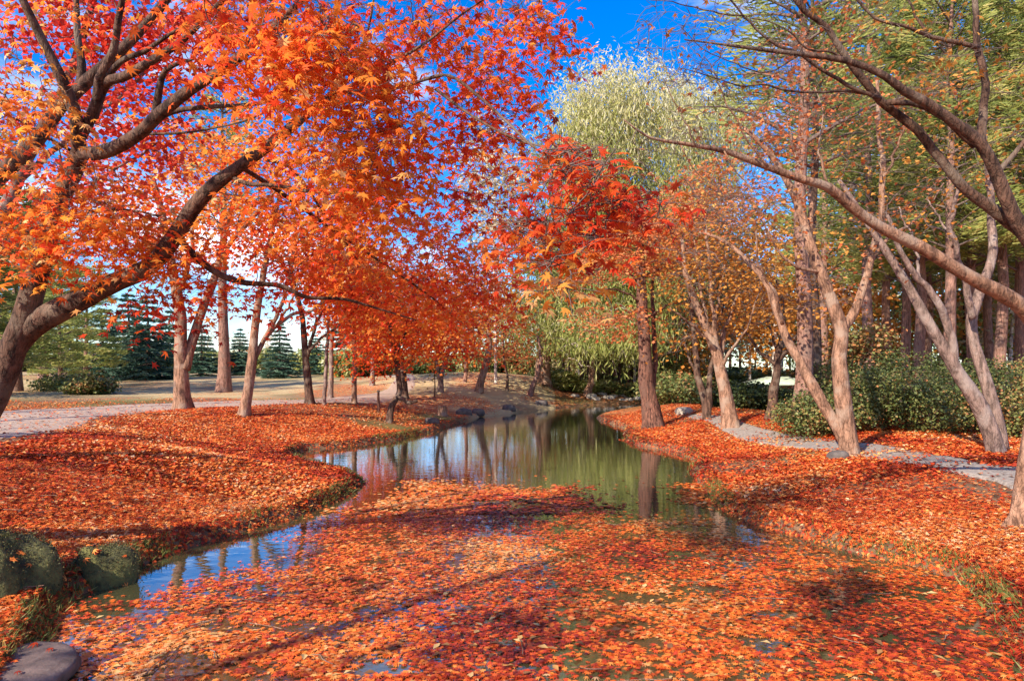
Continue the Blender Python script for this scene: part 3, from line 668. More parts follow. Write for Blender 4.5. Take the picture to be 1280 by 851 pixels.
traced('maple_tree', 'stout forked maple with pale trunk, leftmost in the row beside the left path', (228,512),
 [([(228,512),(227,480),(226,445),(226,410),(222,370),(215,330),(205,280),(190,220)], 24, 8), ([(231,462),(239,430),(250,398),(264,360),(274,325),(285,280),(300,220)], 18, 6, 1.0), ([(222,370),(232,340),(240,300),(245,240)], 10, 4, -1), ([(274,325),(300,290),(335,250),(365,220)], 8, 3, -1.5)],
 'bark_maple', [(225,260,0,80,60,3,45,.62),(300,220,0,70,70,3,45,.70),(180,200,0,70,70,3,40,.66),(255,170,0,90,60,3,45,.72),(240,315,0,60,14,2,9,.5),(330,280,-1,50,40,2,20,.66),(150,290,0,60,40,2,22,.75)], 'maple', .12, 26, .40, tilt=.7)
traced('maple_tree', 'slim leaning maple with a low side fork, second in the row beside the left path', (304,519),
 [([(304,519),(311,482),(316,442),(319,405),(325,370),(331,335),(340,290),(352,230)], 17, 5), ([(318,448),(330,425),(345,408),(365,394),(390,388),(415,370)], 9, 3, 1), ([(328,428),(345,397),(356,362),(366,325),(380,280)], 8, 3, -1), ([(345,408),(362,380),(372,350)], 5, 2, -1)],
 'bark_maple', [(345,260,0,70,60,2.5,40,.60),(400,230,0,60,60,2.5,36,.68),(360,170,0,70,50,2.5,34,.72),(330,315,0,60,20,2,9,.5),(410,320,0,40,25,2,12,.58),(420,290,0,50,40,2,20,.62)], 'maple', .11, 26, .38, tilt=.7)
traced('maple_tree', 'dark trunked maple behind the slim leaning one, third in the row beside the left path', (388,505),
 [([(388,505),(384,470),(382,440),(378,400),(370,365),(360,320)], 14, 5), ([(383,450),(391,420),(401,390),(415,360)], 7, 3), ([(384,440),(400,425),(425,405),(445,398)], 5, 2, -1)],
 'bark_dark', [(395,330,0,60,35,2.5,26,.55),(430,360,0,50,25,2.5,18,.5),(370,290,0,60,40,2.5,26,.6),(430,320,0,50,30,2,18,.6)], 'maple', .12, 24, .40, tilt=.7)
traced('maple_tree', 'thin straight maple with a grey post-like trunk left of a paler one', (405,507),
 [([(405,507),(407,470),(409,430),(411,390),(415,350)], 7, 3)], 'bark_grey', [(415,360,0,35,40,2,16,.52),(440,330,0,40,35,2,16,.6)], 'maple', .14, 50, .5)
traced('maple_tree', 'pale pinkish trunked maple standing at the far edge of the left path', (413,497),
 [([(413,497),(414,460),(415,420),(421,385),(425,340)], 9, 4), ([(415,430),(408,405),(402,380)], 4, 2)], 'bark_grey', [(425,340,0,40,50,2.5,20,.64),(460,330,0,40,40,2.5,18,.6)], 'maple', .17, 50, .6)
traced('maple_tree', 'pale straight maple trunk right beside the small dark post', (443,504),
 [([(443,504),(443,470),(443,430),(441,390),(436,340)], 9, 4)], 'bark_maple', [(445,400,0,40,30,2,16,.42),(470,370,0,45,40,2,22,.5),(450,330,0,45,30,2,16,.6)], 'maple', .14, 55, .5)
traced('maple_tree', 'small crooked maple with a kinked black trunk and a cut stub at the water', (487,528),
 [([(487,528),(488,516),(491,505),(499,493),(500,480),(497,462),(493,440),(489,415),(480,380)], 11, 5), ([(499,497),(508,502),(515,503),(521,500)], 8, 5, -.3), ([(494,445),(505,420),(520,395),(540,370)], 5, 2, -.8)],
 'bark_dark', [(505,395,0,65,45,2,44,.66),(550,360,0,60,45,2,40,.66),(455,410,0,50,35,1.6,28,.60),(560,410,0,50,35,2,28,.60),(500,340,0,70,35,2,28,.7),(600,360,0,30,40,1.5,12,.5),(470,440,0,30,22,1.4,14,.42),(585,430,0,30,20,1.4,9,.40)], 'maple', .085, 52, .38, flat=.28, tilt=.7, droop=.4)
traced('maple_tree', 'forked maple directly behind the kinked black trunk', (506,498),
 [([(506,498),(505,475),(503,455),(497,430),(490,400)], 12, 5), ([(504,462),(514,448),(524,432),(530,415)], 6, 3)], 'bark_dark', [(510,390,0,60,35,2.5,30,.5),(545,425,0,40,28,2,18,.42),(480,410,0,40,30,2,16,.4)], 'maple', .16, 50, .6)
traced('maple_tree', 'small red leaved tree with slim grey trunk near the foot of the lawn mound', (465,482),
 [([(465,482),(466,455),(465,425),(460,390)], 8, 4)], 'bark_grey', [(470,410,0,35,30,2.5,20,.36),(465,375,0,40,30,2.5,20,.45)], 'maple', .2, 45, .7)
traced('maple_tree', 'leaning twin stemmed tree with yellow foliage left of the mound', (551,490),
 [([(551,490),(552,470),(557,450),(564,430),(572,400)], 9, 4), ([(551,484),(547,460),(546,430),(542,400)], 7, 3)], 'bark_grey', [(555,410,0,36,30,3,18,.66),(575,380,0,36,30,3,14,.72)], 'amber', .16, 36, .8)
traced('maple_tree', 'curved bare trunk leaning over the mound with yellowish crown', (599,490),
 [([(599,490),(601,477),(607,458),(611,440),(611,415),(609,380),(600,350)], 12, 5)], 'bark_maple', [(612,375,0,40,40,3,18,.8),(600,340,0,30,30,3,10,.75)], 'amber', .15, 34, .8)
traced('maple_tree', 'slender upright tree on the crest just left of the curved trunk', (581,478),
 [([(581,478),(583,455),(582,430),(580,400)], 6, 3)], 'bark_pine', [(582,405,0,28,30,3,14,.5)], 'salmon', .25, 45, .8)
traced('maple_tree', 'young tree with thin dark trunk and rusty crown on the mound slope', (634,488),
 [([(634,488),(634,470),(631,455),(629,430),(630,410)], 5, 2)], 'bark_dark', [(630,410,0,22,38,2.5,18,.4),(640,440,0,20,15,2,7,.4)], 'salmon', .14, 36, .6)
traced('maple_tree', 'reddish trunk leaning right beside the willow stem', (662,494),
 [([(662,494),(667,480),(673,464),(676,445),(672,420)], 9, 4)], 'bark_pine', [(672,425,0,20,20,2,7,.4)], 'salmon', .14, 30, .7)
traced('cypress_tree', 'tall dark trunked tree with rusty feathery crown on the right peninsula', (818,534),
 [([(819,534),(813,508),(808,475),(806,440),(804,400),(802,360),(800,310),(797,250)], 28, 7), ([(815,490),(818,450),(817,410),(816,370),(820,320)], 10, 4, .8), ([(804,380),(780,365),(755,362),(735,372)], 4, 1.5, -1), ([(804,400),(840,380),(870,378)], 4, 1.5, 1), ([(803,355),(770,335),(745,335)], 4, 1.5, 1), ([(803,345),(840,330),(865,310)], 4, 1.5, -1)],
 'bark_red', [(800,310,0,75,35,2.5,50,.66),(745,325,0,40,30,2,11,.6),(860,300,0,45,45,2,30,.62),(830,255,0,55,35,2.5,26,.6),(880,240,0,45,35,2,16,.62),(790,270,0,60,30,2,26,.66),(772,395,0,40,28,2,14,.5)], 'salmon', .09, 64, .42, flat=.2, tilt=.5, spray=2, droop=.15)
traced('maple_tree', 'many stemmed vase shaped tree with pale orange lit trunk left of the path bend', (915,534),
 [([(916,534),(909,505),(902,468),(896,442),(885,412),(870,380),(858,345),(853,300)], 24, 5), ([(900,455),(905,420),(915,388),(926,355),(935,320)], 9, 3, 1), ([(896,440),(893,400),(889,360),(886,315),(880,270)], 9, 3, -.5), ([(897,442),(880,420),(860,402),(838,385)], 6, 2, -1), ([(902,460),(912,440),(930,415),(945,380)], 6, 2, -1), ([(886,412),(878,370),(872,330),(868,280)], 6, 2, 1), ([(893,400),(902,360),(908,310)], 5, 2, 1)],
 'bark_maple', [(880,300,0,60,50,2.5,60,.5),(930,300,0,45,40,2.5,40,.55),(900,240,0,60,40,2.5,44,.5),(860,350,0,40,40,2,24,.5),(930,350,0,35,35,2,20,.6)], 'amber', .09, 16, .4, spray=5, spl=.7, r_tip=.007, bend=.1, rise=.1)
traced('maple_tree', 'dark twin stemmed tree just behind the vase shaped one', (885,524),
 [([(885,524),(881,500),(873,470),(869,440),(866,400),(860,350)], 13, 5), ([(885,520),(887,490),(890,455),(896,420),(905,380)], 11, 4), ([(876,480),(862,450),(855,420)], 5, 2, 1)], 'bark_dark', [(875,370,0,50,45,3,36,.45),(905,400,0,35,30,2.5,18,.5),(855,420,0,30,25,2.5,14,.5)], 'amber', .10, 10, .5, spray=4, spl=.8)
traced('maple_tree', 'small Y shaped tree with dark fork in front of the little pavilion', (963,525),
 [([(963,525),(967,492),(972,465),(972,445),(978,415),(978,385),(972,350)], 17, 5), ([(971,458),(958,445),(948,440),(936,420),(925,405)], 7, 3, .5), ([(972,452),(985,436),(996,418),(1006,395)], 8, 3, -.5), ([(973,440),(962,410),(955,380)], 5, 2, 1)], 'bark_dark', [(965,370,0,50,35,2.5,34,.6),(1000,380,0,40,35,2.5,22,.55),(930,390,0,35,30,2.5,20,.6),(960,320,0,55,30,2.5,30,.7)], 'amber', .09, 20, .45, spray=4, spl=.7)
traced('beech_tree', 'two stemmed smooth barked tree with sunlit reddish bole at the path edge', (1062,569),
 [([(1064,571),(1060,545),(1056,515),(1051,480),(1049,445),(1052,412),(1042,382),(1026,340),(1012,300),(1004,270),(985,230),(960,190),(930,160)], 30, 6), ([(1058,556),(1040,522),(1018,490),(1000,452),(978,405),(955,355),(930,322),(905,300),(875,290)], 20, 5, .6), ([(1051,414),(1066,392),(1080,352),(1092,318),(1099,284),(1102,220),(1099,150),(1096,100)], 15, 5, .5), ([(1012,300),(1015,260),(1005,220),(990,180),(985,140)], 7, 3, .5), ([(978,405),(970,370),(950,330),(945,290)], 6, 2, -.8), ([(1092,318),(1120,290),(1150,270),(1180,230)], 6, 2, .8), ([(1100,230),(1120,190),(1130,140)], 5, 2, -.5), ([(1026,340),(1000,335),(970,310),(950,270)], 6, 2, -.5)],
 'bark_maple', [(960,180,0,70,55,1.2,60,.55),(1010,120,0,70,50,1.2,50,.6),(1100,150,0,70,60,1.2,34,.6),(930,260,0,60,40,1.2,34,.6),(1150,250,0,50,40,1.2,18,.6),(1000,60,0,70,40,1.2,34,.55),(1060,330,0,50,50,1,14,.5)], 'salmon', .068, 9, .25, spray=4, spl=.45, r_tip=.004, rmax=.02, twig='twig', bend=.12, rise=.06, sides=12)
traced('beech_tree', 'leaning grey tree splitting into two stems from the hedge side of the right path', (1246,566),
 [([(1248,567),(1240,545),(1225,510),(1203,475),(1186,448),(1160,405),(1138,362),(1118,330),(1098,300),(1075,262),(1050,225)], 27, 6), ([(1252,560),(1246,530),(1232,480),(1221,440),(1215,402),(1224,372),(1236,335),(1241,290),(1238,230),(1230,160)], 21, 7, .6), ([(1192,455),(1188,415),(1176,382),(1150,350),(1128,318),(1110,270)], 15, 5, -.4), ([(1216,398),(1206,355),(1196,315),(1190,270),(1200,220)], 12, 4, -.5), ([(1150,350),(1140,300),(1125,260)], 5, 2, .5), ([(1196,315),(1180,280),(1160,250)], 5, 2, .4)],
 'bark_grey', [(1120,260,0,60,50,1.2,34,.5),(1220,200,0,60,60,1.2,36,.55),(1180,120,0,70,50,1.2,34,.6),(1060,200,0,50,50,1.2,24,.55),(1260,120,0,40,50,1,20,.6)], 'amber', .068, 6, .25, spray=4, spl=.45, r_tip=.004, rmax=.02, bend=.12, rise=.06, sides=12)

traced('maple_tree', 'crimson leaved maple behind the boughs of the near one, top left', (-95,553),
 [([(-95,555),(-80,480),(-50,400),(-20,320),(20,230),(60,150),(100,60),(130,-40)], 30, 8), ([(20,230),(90,170),(160,110),(230,40)], 10, 4, .8), ([(-20,320),(60,270),(130,220),(200,180)], 9, 3, .5)],
 'bark_grey', [(110,50,0,100,60,1.6,60,.5),(200,60,0,70,60,1.6,40,.5),(60,150,0,80,60,1.4,36,.55),(170,150,0,70,50,1.4,30,.6),(260,30,0,60,40,1.4,26,.55),(40,-30,0,80,40,1.4,20,.6),(100,230,0,80,30,1.2,16,.7)], 'crimson', .085, 30, .26, flat=.35, tilt=.8)

# ---- two near trees at the right edge, trunks mostly out of frame
X0, Y0 = 4.76, 6.3; Z0 = float(ground(X0, Y0))
T = Tree('beech_tree', (X0, Y0, Z0), 'pale smooth tree at the right edge whose long limb sweeps low across to the left')
T.ls = .74
T.limb(np.vstack([[[X0-.02, Y0, Z0-.1]], px([(1288,570),(1300,490),(1304,430),(1284,390),(1256,369),(1230,356),(1190,333),(1150,308),(1100,284),(1064,258),(1035,234),(1005,225),(960,209),(910,190),(880,184),(850,179),(812,172),(780,150)], 6.3, 4.6)]), .15, .006, 12, flare=.6, power=.75)
for p, r0, r1, Ya, Yb in [([(1312,490),(1330,380),(1345,250),(1350,100)], .10, .05, 6.3, 6.2), ([(960,209),(930,170),(905,120),(880,70)], .012, .004, 5.0, 4.8), ([(1035,234),(1025,190),(1028,150),(1020,110)], .014, .004, 5.3, 5.2), ([(905,189),(935,235),(950,270)], .008, .003, 4.9, 5.0), ([(870,183),(850,140),(830,100)], .008, .003, 4.8, 4.6), ([(1100,284),(1105,240),(1100,200)], .012, .004, 5.6, 5.6), ([(850,180),(870,215),(900,235)], .007, .003, 4.8, 4.9)]:
    T.limb(px(p, Ya, Yb), r0, r1, 7, wob=.05)
C = np.vstack([blob_points(b, b[6]) for b in [(880,120,4.8,60,50,.3,22),(840,170,4.7,50,25,.3,14),(930,250,5,50,30,.3,12),(1030,150,5.2,40,60,.3,12),(790,210,4.6,30,40,.2,6)]])
T.grow(C, .0022, .008, 4, 8, .12, .05, k_len=.005); T.spray(C, 3, .22, .0018)
g = Geo(); leaf_cloud(g, LEAF1, C[rng.random(len(C)) < .3], 5, .15, .5, .06, .5)
T.finish(M['bark_maple'], M['twig'], g, M['salmon'])
X0, Y0 = 5.15, 5.6; Z0 = float(ground(X0, Y0))
T = Tree('beech_tree', (X0, Y0, Z0), 'dark branched tree at the right edge fanning bare boughs across the blue sky top right')
T.ls = .74
T.limb(np.vstack([[[X0, Y0, Z0-.1]], px([(1430,560),(1400,450),(1340,360),(1292,306),(1266,268),(1245,216),(1226,180),(1196,156),(1160,130),(1130,114),(1104,94),(1058,76),(1000,68),(950,62),(905,56),(856,50)], 5.6, 4.6)]), .16, .006, 12, flare=.5, power=.7)
for p, r0, r1, Ya, Yb in [([(1225,182),(1229,145),(1231,95),(1223,60),(1218,10),(1215,-60)], .045, .022, 5.3, 5.2),
 ([(1278,290),(1240,262),(1200,231),(1165,185),(1148,162),(1120,140),(1100,125),(1085,107),(1066,84),(1050,60),(1030,30),(1006,12),(980,-20)], .065, .022, 5.5, 4.9),
 ([(1100,124),(1085,118),(1048,100),(1000,70),(962,50),(930,20),(905,-5)], .022, .008, 5.1, 4.7), ([(1098,120),(1050,115),(1000,115),(960,108),(925,107),(890,95),(855,85)], .016, .004, 5.1, 4.6),
 ([(1110,128),(1150,132),(1190,156),(1218,182)], .03, .035, 5.15, 5.3), ([(1063,80),(1040,66),(1010,60),(985,38),(960,28),(940,25)], .014, .004, 5.0, 4.7),
 ([(1223,60),(1200,54),(1165,46),(1130,34),(1092,22),(1068,-5)], .026, .012, 5.2, 5.0), ([(1160,46),(1140,10),(1125,-30)], .016, .008, 5.1, 5.1), ([(1000,68),(960,90),(920,80),(880,62),(850,35)], .009, .003, 4.8, 4.5), ([(930,20),(890,15),(850,5),(810,0)], .008, .003, 4.7, 4.4), ([(1240,225),(1270,190),(1300,150)], .03, .02, 5.4, 5.4)]:
    T.limb(px(p, Ya, Yb), r0, r1, 8, wob=.03)
C = np.vstack([blob_points(b, b[6]) for b in [(900,30,4.6,70,35,.3,26),(860,90,4.6,50,40,.3,24),(940,100,4.7,50,30,.3,14),(990,40,4.8,50,40,.3,14),(820,40,4.5,35,35,.3,12),(1120,20,5,50,40,.4,10),(1180,90,5.2,60,50,.4,12)]])
T.grow(C, .002, .008, 4, 8, .12, .06, k_len=.005); T.spray(C, 4, .22, .0017)
g = Geo(); leaf_cloud(g, LEAF1, C[-22:], 9, .2, .5, .065, .55); leaf_cloud(g, LEAF1, C[:90][rng.random(len(C[:90])) < .2], 3, .12, .5, .06, .3)
T.finish(M['bark_dark'], M['twig'], g, M['amber'])

# ---- willows with hanging strands
def willow(base_uv, label, trunk, w0_, Yoff, domes, tbase, strands, seg=.34, lift=1.0):
    X, Y, Z = on_ground(*base_uv); Y += Yoff
    X = (base_uv[0] - CX)/F*Y; Z = float(ground(X, Y))
    T = Tree('willow_tree', (X, Y, Z), label)
    W = px(trunk, Y); W[0, 2] = Z - .1
    T.limb(W, w0_*Y/F/2, .12, 12, flare=.4, wob=.3)
    C = np.vstack([blob_points((d[0], d[1], Y + d[2], d[3], d[4], d[5]), d[6]) for d in domes])
    T.grow(C, .014, .10, 5, 7, .12, .12, k_len=.02)
    g = Geo(); n = strands
    i = rng.integers(0, len(C), n); st = C[i] + rng.normal(0, .55, (n, 3))*[1, 1, .6]
    topz = C[:, 2].max(); lo = Z + lift
    ln = np.minimum(rng.uniform(1.2, 5.5, n), np.maximum(st[:, 2] - lo, .5)*rng.uniform(.3, 1, n))
    k = np.maximum(2, (ln/seg).astype(int)); tot = k.sum(); own = np.repeat(np.arange(n), k)
    t = (np.arange(tot) - np.repeat(np.cumsum(k) - k, k))/np.repeat(k, k)
    out_ = (st - np.array([X, Y, 0]))[:, :2]; out_ /= np.linalg.norm(out_, axis=1, keepdims=True) + .5
    pos = st[own].copy(); pos[:, :2] += out_[own]*(1.4*np.sqrt(t))[:, None]; pos[:, 2] += .12*np.sin(np.minimum(t*4, 1.5)) - t*ln[own]
    pos += rng.normal(0, .11, pos.shape)
    sp_ = .38 + 1.3*np.exp(-t*5); dr = np.stack([rng.normal(0, 1, tot)*sp_, rng.normal(0, 1, tot)*sp_, -np.ones(tot)], 1)
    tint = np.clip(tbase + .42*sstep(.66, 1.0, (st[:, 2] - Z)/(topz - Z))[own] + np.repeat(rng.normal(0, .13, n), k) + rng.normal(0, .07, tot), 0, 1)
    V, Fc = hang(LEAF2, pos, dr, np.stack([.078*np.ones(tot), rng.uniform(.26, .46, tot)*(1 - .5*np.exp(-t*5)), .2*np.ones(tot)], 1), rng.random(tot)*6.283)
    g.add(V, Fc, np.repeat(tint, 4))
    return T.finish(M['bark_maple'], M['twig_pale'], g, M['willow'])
willow((678,503), 'great weeping willow with pale feathery top and green strands at the far shore', [(678,503),(678,480),(679,450),(690,400),(710,330),(735,250),(745,180)], 20, 4.0,
 [(690,400,0,48,55,3,80),(750,345,0,60,80,3.5,90),(700,290,0,45,60,3,44),(770,230,0,60,70,3.5,60),(740,150,0,50,60,3,50),(760,95,0,30,35,2,26),(800,105,0,26,30,2,20),(715,120,0,24,40,2,22),(690,190,0,25,50,2,22),(800,280,0,40,90,3,44),(655,360,0,22,45,2,16),(765,425,-3,42,50,2,46),(720,430,-3,34,40,2,34)], .40, 8200)
willow((800,500), 'paler yellow willow half hidden behind the rusty crown, right of the great one', [(800,500),(802,470),(806,420),(815,340),(835,260),(850,200)], 14, 9.0,
 [(850,220,0,50,60,3.5,50),(875,140,0,40,40,3,44),(835,125,0,35,40,3,38),(815,330,0,45,70,3.5,40),(870,300,0,45,60,3.5,40),(780,420,0,40,40,3,24)], .40, 4600)
willow((735,499), 'low green weeping tree at the head of the pond', [(735,499),(737,480),(742,450),(748,420)], 9, 0.8, [(740,415,0,40,30,2.5,34),(775,425,0,30,30,2.5,20),(700,425,0,25,25,2,14)], .50, 1500, lift=2.4)
traced('birch_tree', 'ghost pale birch with thin white trunk against the blue gap left of the willow', (620,480),
 [([(620,482),(619,420),(618,340),(618,260),(617,180),(614,130)], 5, 2), ([(618,300),(605,260),(596,220)], 2, 1), ([(618,280),(632,240),(640,200)], 2, 1)], 'bark_pale', [(612,190,0,35,50,2.5,40,.8),(620,290,0,35,60,3,36,.7),(640,240,0,25,50,2,20,.8),(590,240,0,20,40,2,12,.8)], 'beige', .2, 26, .5, twig='twig_pale', spray=3, spl=.9, r_tip=.012)

# ---- conifers
def conifer_parts(root, H, rt, z0, tiers, rad, mat, needles, shape='spruce', bark='bark_pine', size=.3, lean=0, dens=1.0, tlo=0.0):
    T = Geo(); z = np.linspace(-.15, H*.97, 14)
    c = np.stack([lean*z*.02 + .05*np.sin(z), .04*np.cos(z*1.3), z], 1)
    V, Fc = tubes(c[None], (rt*(1 - .88*z/H)*(1 + .5*np.exp(-np.maximum(z, 0)/(rt*2))))[None], 9); T.add(V, Fc)
    B = Geo(); g = Geo(); CC = []; RR = []
    for k in range(tiers):
        f = (k + rng.random()*.5)/tiers; zz = z0 + (H - z0)*f
        if shape == 'spruce': R = rad*(1 - f)**.85 + .12; nb = max(4, int(11*(1 - f) + 4)); drop = -.28
        else: R = rad*(.35 + .65*math.sin(min(1, (1 - f)*1.25 + .08)*math.pi*.5))*rng.uniform(.6, 1.1); nb = rng.integers(3, 6); drop = .10
        a0 = rng.random()*6.28
        for j in range(nb):
            a = a0 + j/nb*6.283 + rng.normal(0, .22); r = R*rng.uniform(.7, 1.08)
            t = np.linspace(0, 1, 5); d = np.array([math.cos(a), math.sin(a)])
            cv = np.stack([d[0]*r*t, d[1]*r*t, zz + r*(drop*t + (.14*t*t if shape == 'spruce' else .16*np.sin(t*2.5)))], 1)
            CC.append(cv); RR.append((.035 if shape == 'spruce' else .05)*(1.15 - t)*(0.4 + .6*r/rad))
            n = int(needles*dens*(.35 + r/rad)); tt = (np.sqrt(rng.random(n)) if shape == 'spruce' else rng.uniform(.35, 1.05, n))
            side = rng.normal(0, 1, n)*(.20*r*(1.15 - tt*.6) + .05); base = np.stack([np.interp(tt, t, cv[:, q]) for q in range(3)], 1)
            base[:, 0] += -d[1]*side; base[:, 1] += d[0]*side; base[:, 2] += rng.normal(0, .035 if shape == 'spruce' else .11, n) - np.abs(side)*(.22 if shape == 'spruce' else .05)
            dr = np.stack([d[0] - d[1]*np.sign(side)*.9 + rng.normal(0, .35, n), d[1] + d[0]*np.sign(side)*.9 + rng.normal(0, .35, n), rng.normal(-.12 if shape == 'spruce' else .3, .28, n)], 1)
            V, Fc = hang(BLADE, base, dr, np.stack([size*np.ones(n)*.9, size*rng.uniform(.7, 1.3, n), size*np.ones(n)], 1), rng.random(n)*6.28)
            g.add(V, Fc, np.repeat(np.clip(tlo + .45 + rng.normal(0, .1) + rng.normal(0, .18, n) + .15*(tt > .8), 0, 1), 4))
    V, Fc = tubes(np.array(CC), np.array(RR), 4); B.add(V, Fc)
    T.build('trunk', M[bark], root, smooth=True); B.build('branches', M['twig'], root)['kind'] = 'stuff'; g.build('crown', M[mat], root, tint=True)['kind'] = 'stuff'
    return root
def at(u, Y): 
    x = (u - CX)/F*Y; return (x, Y, float(ground(x, Y)))
def protos(name, n, label, group, cat, **k):
    res = []
    for i in range(n):
        r = thing(name, (0, 0, 0), label, cat, group); conifer_parts(r, **k); res.append(r)
    return res
used = set()
def put(pr, i, loc, rz, s, label=None):
    p = pr[i % len(pr)]
    if id(p) not in used:
        used.add(id(p)); p.location = loc; p.rotation_euler = (0, 0, rz); p.scale = (s, s, s) if np.isscalar(s) else s
        if label: p['label'] = label
        return p
    return copy_tree(p, loc, rz, s, label)
SP = protos('spruce_tree', 3, 'dark green spruce', 'spruces across the left lawn', 'tree', H=4.3, rt=.12, z0=.2, tiers=15, rad=1.75, mat='spruce', needles=75, size=.22, bark='bark_dark')
sp = [(128,43,1.05,'dark spruce showing just right of the leaning near trunk'), (184,42,1.25,'tallest dark spruce in the left gap, under the open white sky'), (252,47,.85,'low dark spruce between the stout forked maple and the straight pine trunk'),
      (300,49,.8,'dark spruce framed between the straight pine trunk and the slim leaning maple'), (350,44,.85,'broad dark spruce under the side fork of the slim leaning maple'), (425,50,1.0,'dark spruce behind the pale pinkish trunk, rightmost of its row'), (395,50,.7,'dark spruce peeping between the third and fourth trunks of the row')]
for i, (u, Y, s, lb) in enumerate(sp): put(SP, i, at(u, Y), i*1.3, s, lb)
FS = [(96,60,1.35),(160,62,1.75),(212,68,1.5),(455,66,1.1)]
for i, (u, Y, s) in enumerate(FS):
    o_ = copy_tree(SP[i % 3], at(u, Y), i*2.1, s, 'tall distant fir rising behind the row of dark spruces', 'firs behind the spruces'); o_.name = 'fir_tree'
PN = protos('pine_tree', 4, 'tall straight pine in the wood behind the right hedge', 'pines of the right hand wood', 'tree', H=16.5, rt=.22, z0=5.6, tiers=17, rad=3.0, mat='pine', needles=170, size=.22, shape='pine')
PL = protos('pine_tree', 2, 'broad light green pine beyond the left path', 'light pines beyond the left path', 'tree', H=9.0, rt=.2, z0=.8, tiers=15, rad=3.0, mat='pine', needles=150, size=.26, shape='pine', tlo=-.05)
for i, (u, Y, s) in enumerate([(20,30,1.0),(75,34,.62),(108,38,.72),(-40,26,1.1),(-120,24,1.2),(55,44,1.2),(5,48,1.3)]): put(PL, i, at(u, Y), i*1.7, s)
pines = [(1085,24,1.0),(1132,29,1.05),(1188,22,.95),(1214,27,1.05),(1252,24,1.0),(1310,22,1.0),(1108,35,1.2),(1160,37,1.2),(1236,36,1.2),(1050,42,1.2),(1292,32,1.15),(1206,46,1.3),(1270,46,1.3),(1340,28,1.1),(1400,20,1.0),(1150,25,1.0),(1030,30,1.05),(1275,28,1.1)]
for i, (u, Y, s) in enumerate(pines): put(PN, i, at(u, Y), i*2.3, s)
def single_pine(u, v, label, H, rt, z0, rad, tiers, w=1, bark='bark_pine'):
    X, Y, Z = on_ground(u, v); r = thing('pine_tree', (X, Y, Z), label, 'tree')
    conifer_parts(r, H=H, rt=rt, z0=z0, tiers=tiers, rad=rad, mat='pine', needles=120, size=.2, shape='pine', bark=bark); return r
single_pine(279, 490, 'straight reddish pine trunk standing behind the gap in the left row of maples', 13, .26, 7, 2.4, 10)
single_pine(1003, 528, 'straight pinkish pine trunk beside the two stemmed tree, right of the pavilion', 14, .19, 6.0, 2.6, 12)
single_pine(1017, 520, 'dark straight trunk close behind the pinkish pine', 14, .17, 6.5, 2.6, 12, bark='bark_dark')

# ---- far wood: slim trees closing the view
def far_proto(mat, bark, H, tint, per=26, ls=.34, n=46, rz=.33):
    r = thing('forest_tree', (0, 0, 0), 'slim forest tree standing in the far wood behind the pond', 'tree', 'trees of the far wood')
    T = Tree.__new__(Tree); T.root = r; T.base = np.zeros(3); T.tr = Geo(); T.tw = Geo(); T.nodes = []; T.rad = []
    T.limb([(0, 0, -.2), (.1, 0, H*.3), (-.1, .1, H*.6), (.1, 0, H*.93)], .16, .03, 7, flare=.3)
    C = np.stack([rng.normal(0, H*.13, n), rng.normal(0, H*.13, n), H*np.clip(rng.normal(.64, .2, n), rz, 1.02)], 1)
    T.nodes = [T.nodes[0][T.nodes[0][:, 2] > H*.22]]; T.rad = [T.rad[0][-len(T.nodes[0]):]]
    T.grow(C, .012, .05, 4, 6, .1, .1)
    g = Geo(); leaf_cloud(g, LEAF2, C, per, H*.055, .6, ls, tint, .8)
    T.finish(M[bark], M['twig'], g, M[mat]); return r
FP = [far_proto('amber', 'bark_pale', 11, .6), far_proto('willow', 'bark_dark', 12, .30), far_proto('beige', 'bark_pale', 11, .55), far_proto('pine', 'bark_dark', 12, .45, 34), far_proto('salmon', 'bark_pine', 10, .5)]
lay = []
r2 = np.random.default_rng(5)
for u in np.arange(690, 1330, 16): lay.append((u + r2.uniform(-8, 8), r2.uniform(52, 75), int(r2.choice([0, 1, 1, 3, 3, 4, 1, 2]))))
for u in np.arange(420, 700, 20): lay.append((u + r2.uniform(-8, 8), r2.uniform(60, 85), int(r2.choice([2, 0, 2, 1, 4]))))
for u in np.arange(696, 800, 8): lay.append((u + r2.uniform(-3, 3), r2.uniform(37, 44), int(r2.choice([1, 3, 4, 0, 1]))))
for u in np.arange(700, 860, 11): lay.append((u + r2.uniform(-5, 5), r2.uniform(40, 50), int(r2.choice([1, 3, 1, 1]))))
for u in np.arange(870, 1330, 31): lay.append((u + r2.uniform(-8, 8), r2.uniform(36, 50), int(r2.choice([3, 0, 2, 0, 1]))))
for u in np.arange(-250, 420, 42): lay.append((u + r2.uniform(-8, 8), r2.uniform(82, 105), int(r2.choice([3, 1, 2]))))
seen = {}
for u, Y, k in lay:
    loc = at(u, Y); s = r2.uniform(.75, 1.25) * (0.45 if u < 420 else .62 if u < 700 else 1.0) * (.62 if Y < 51 and u < 870 else .85 if Y < 51 else 1)
    if k not in seen: seen[k] = 1; o_ = FP[k]; o_.location = loc; o_.rotation_euler = (0, 0, u); o_.scale = (s, s, s)
    else: copy_tree(FP[k], loc, float(u), s)

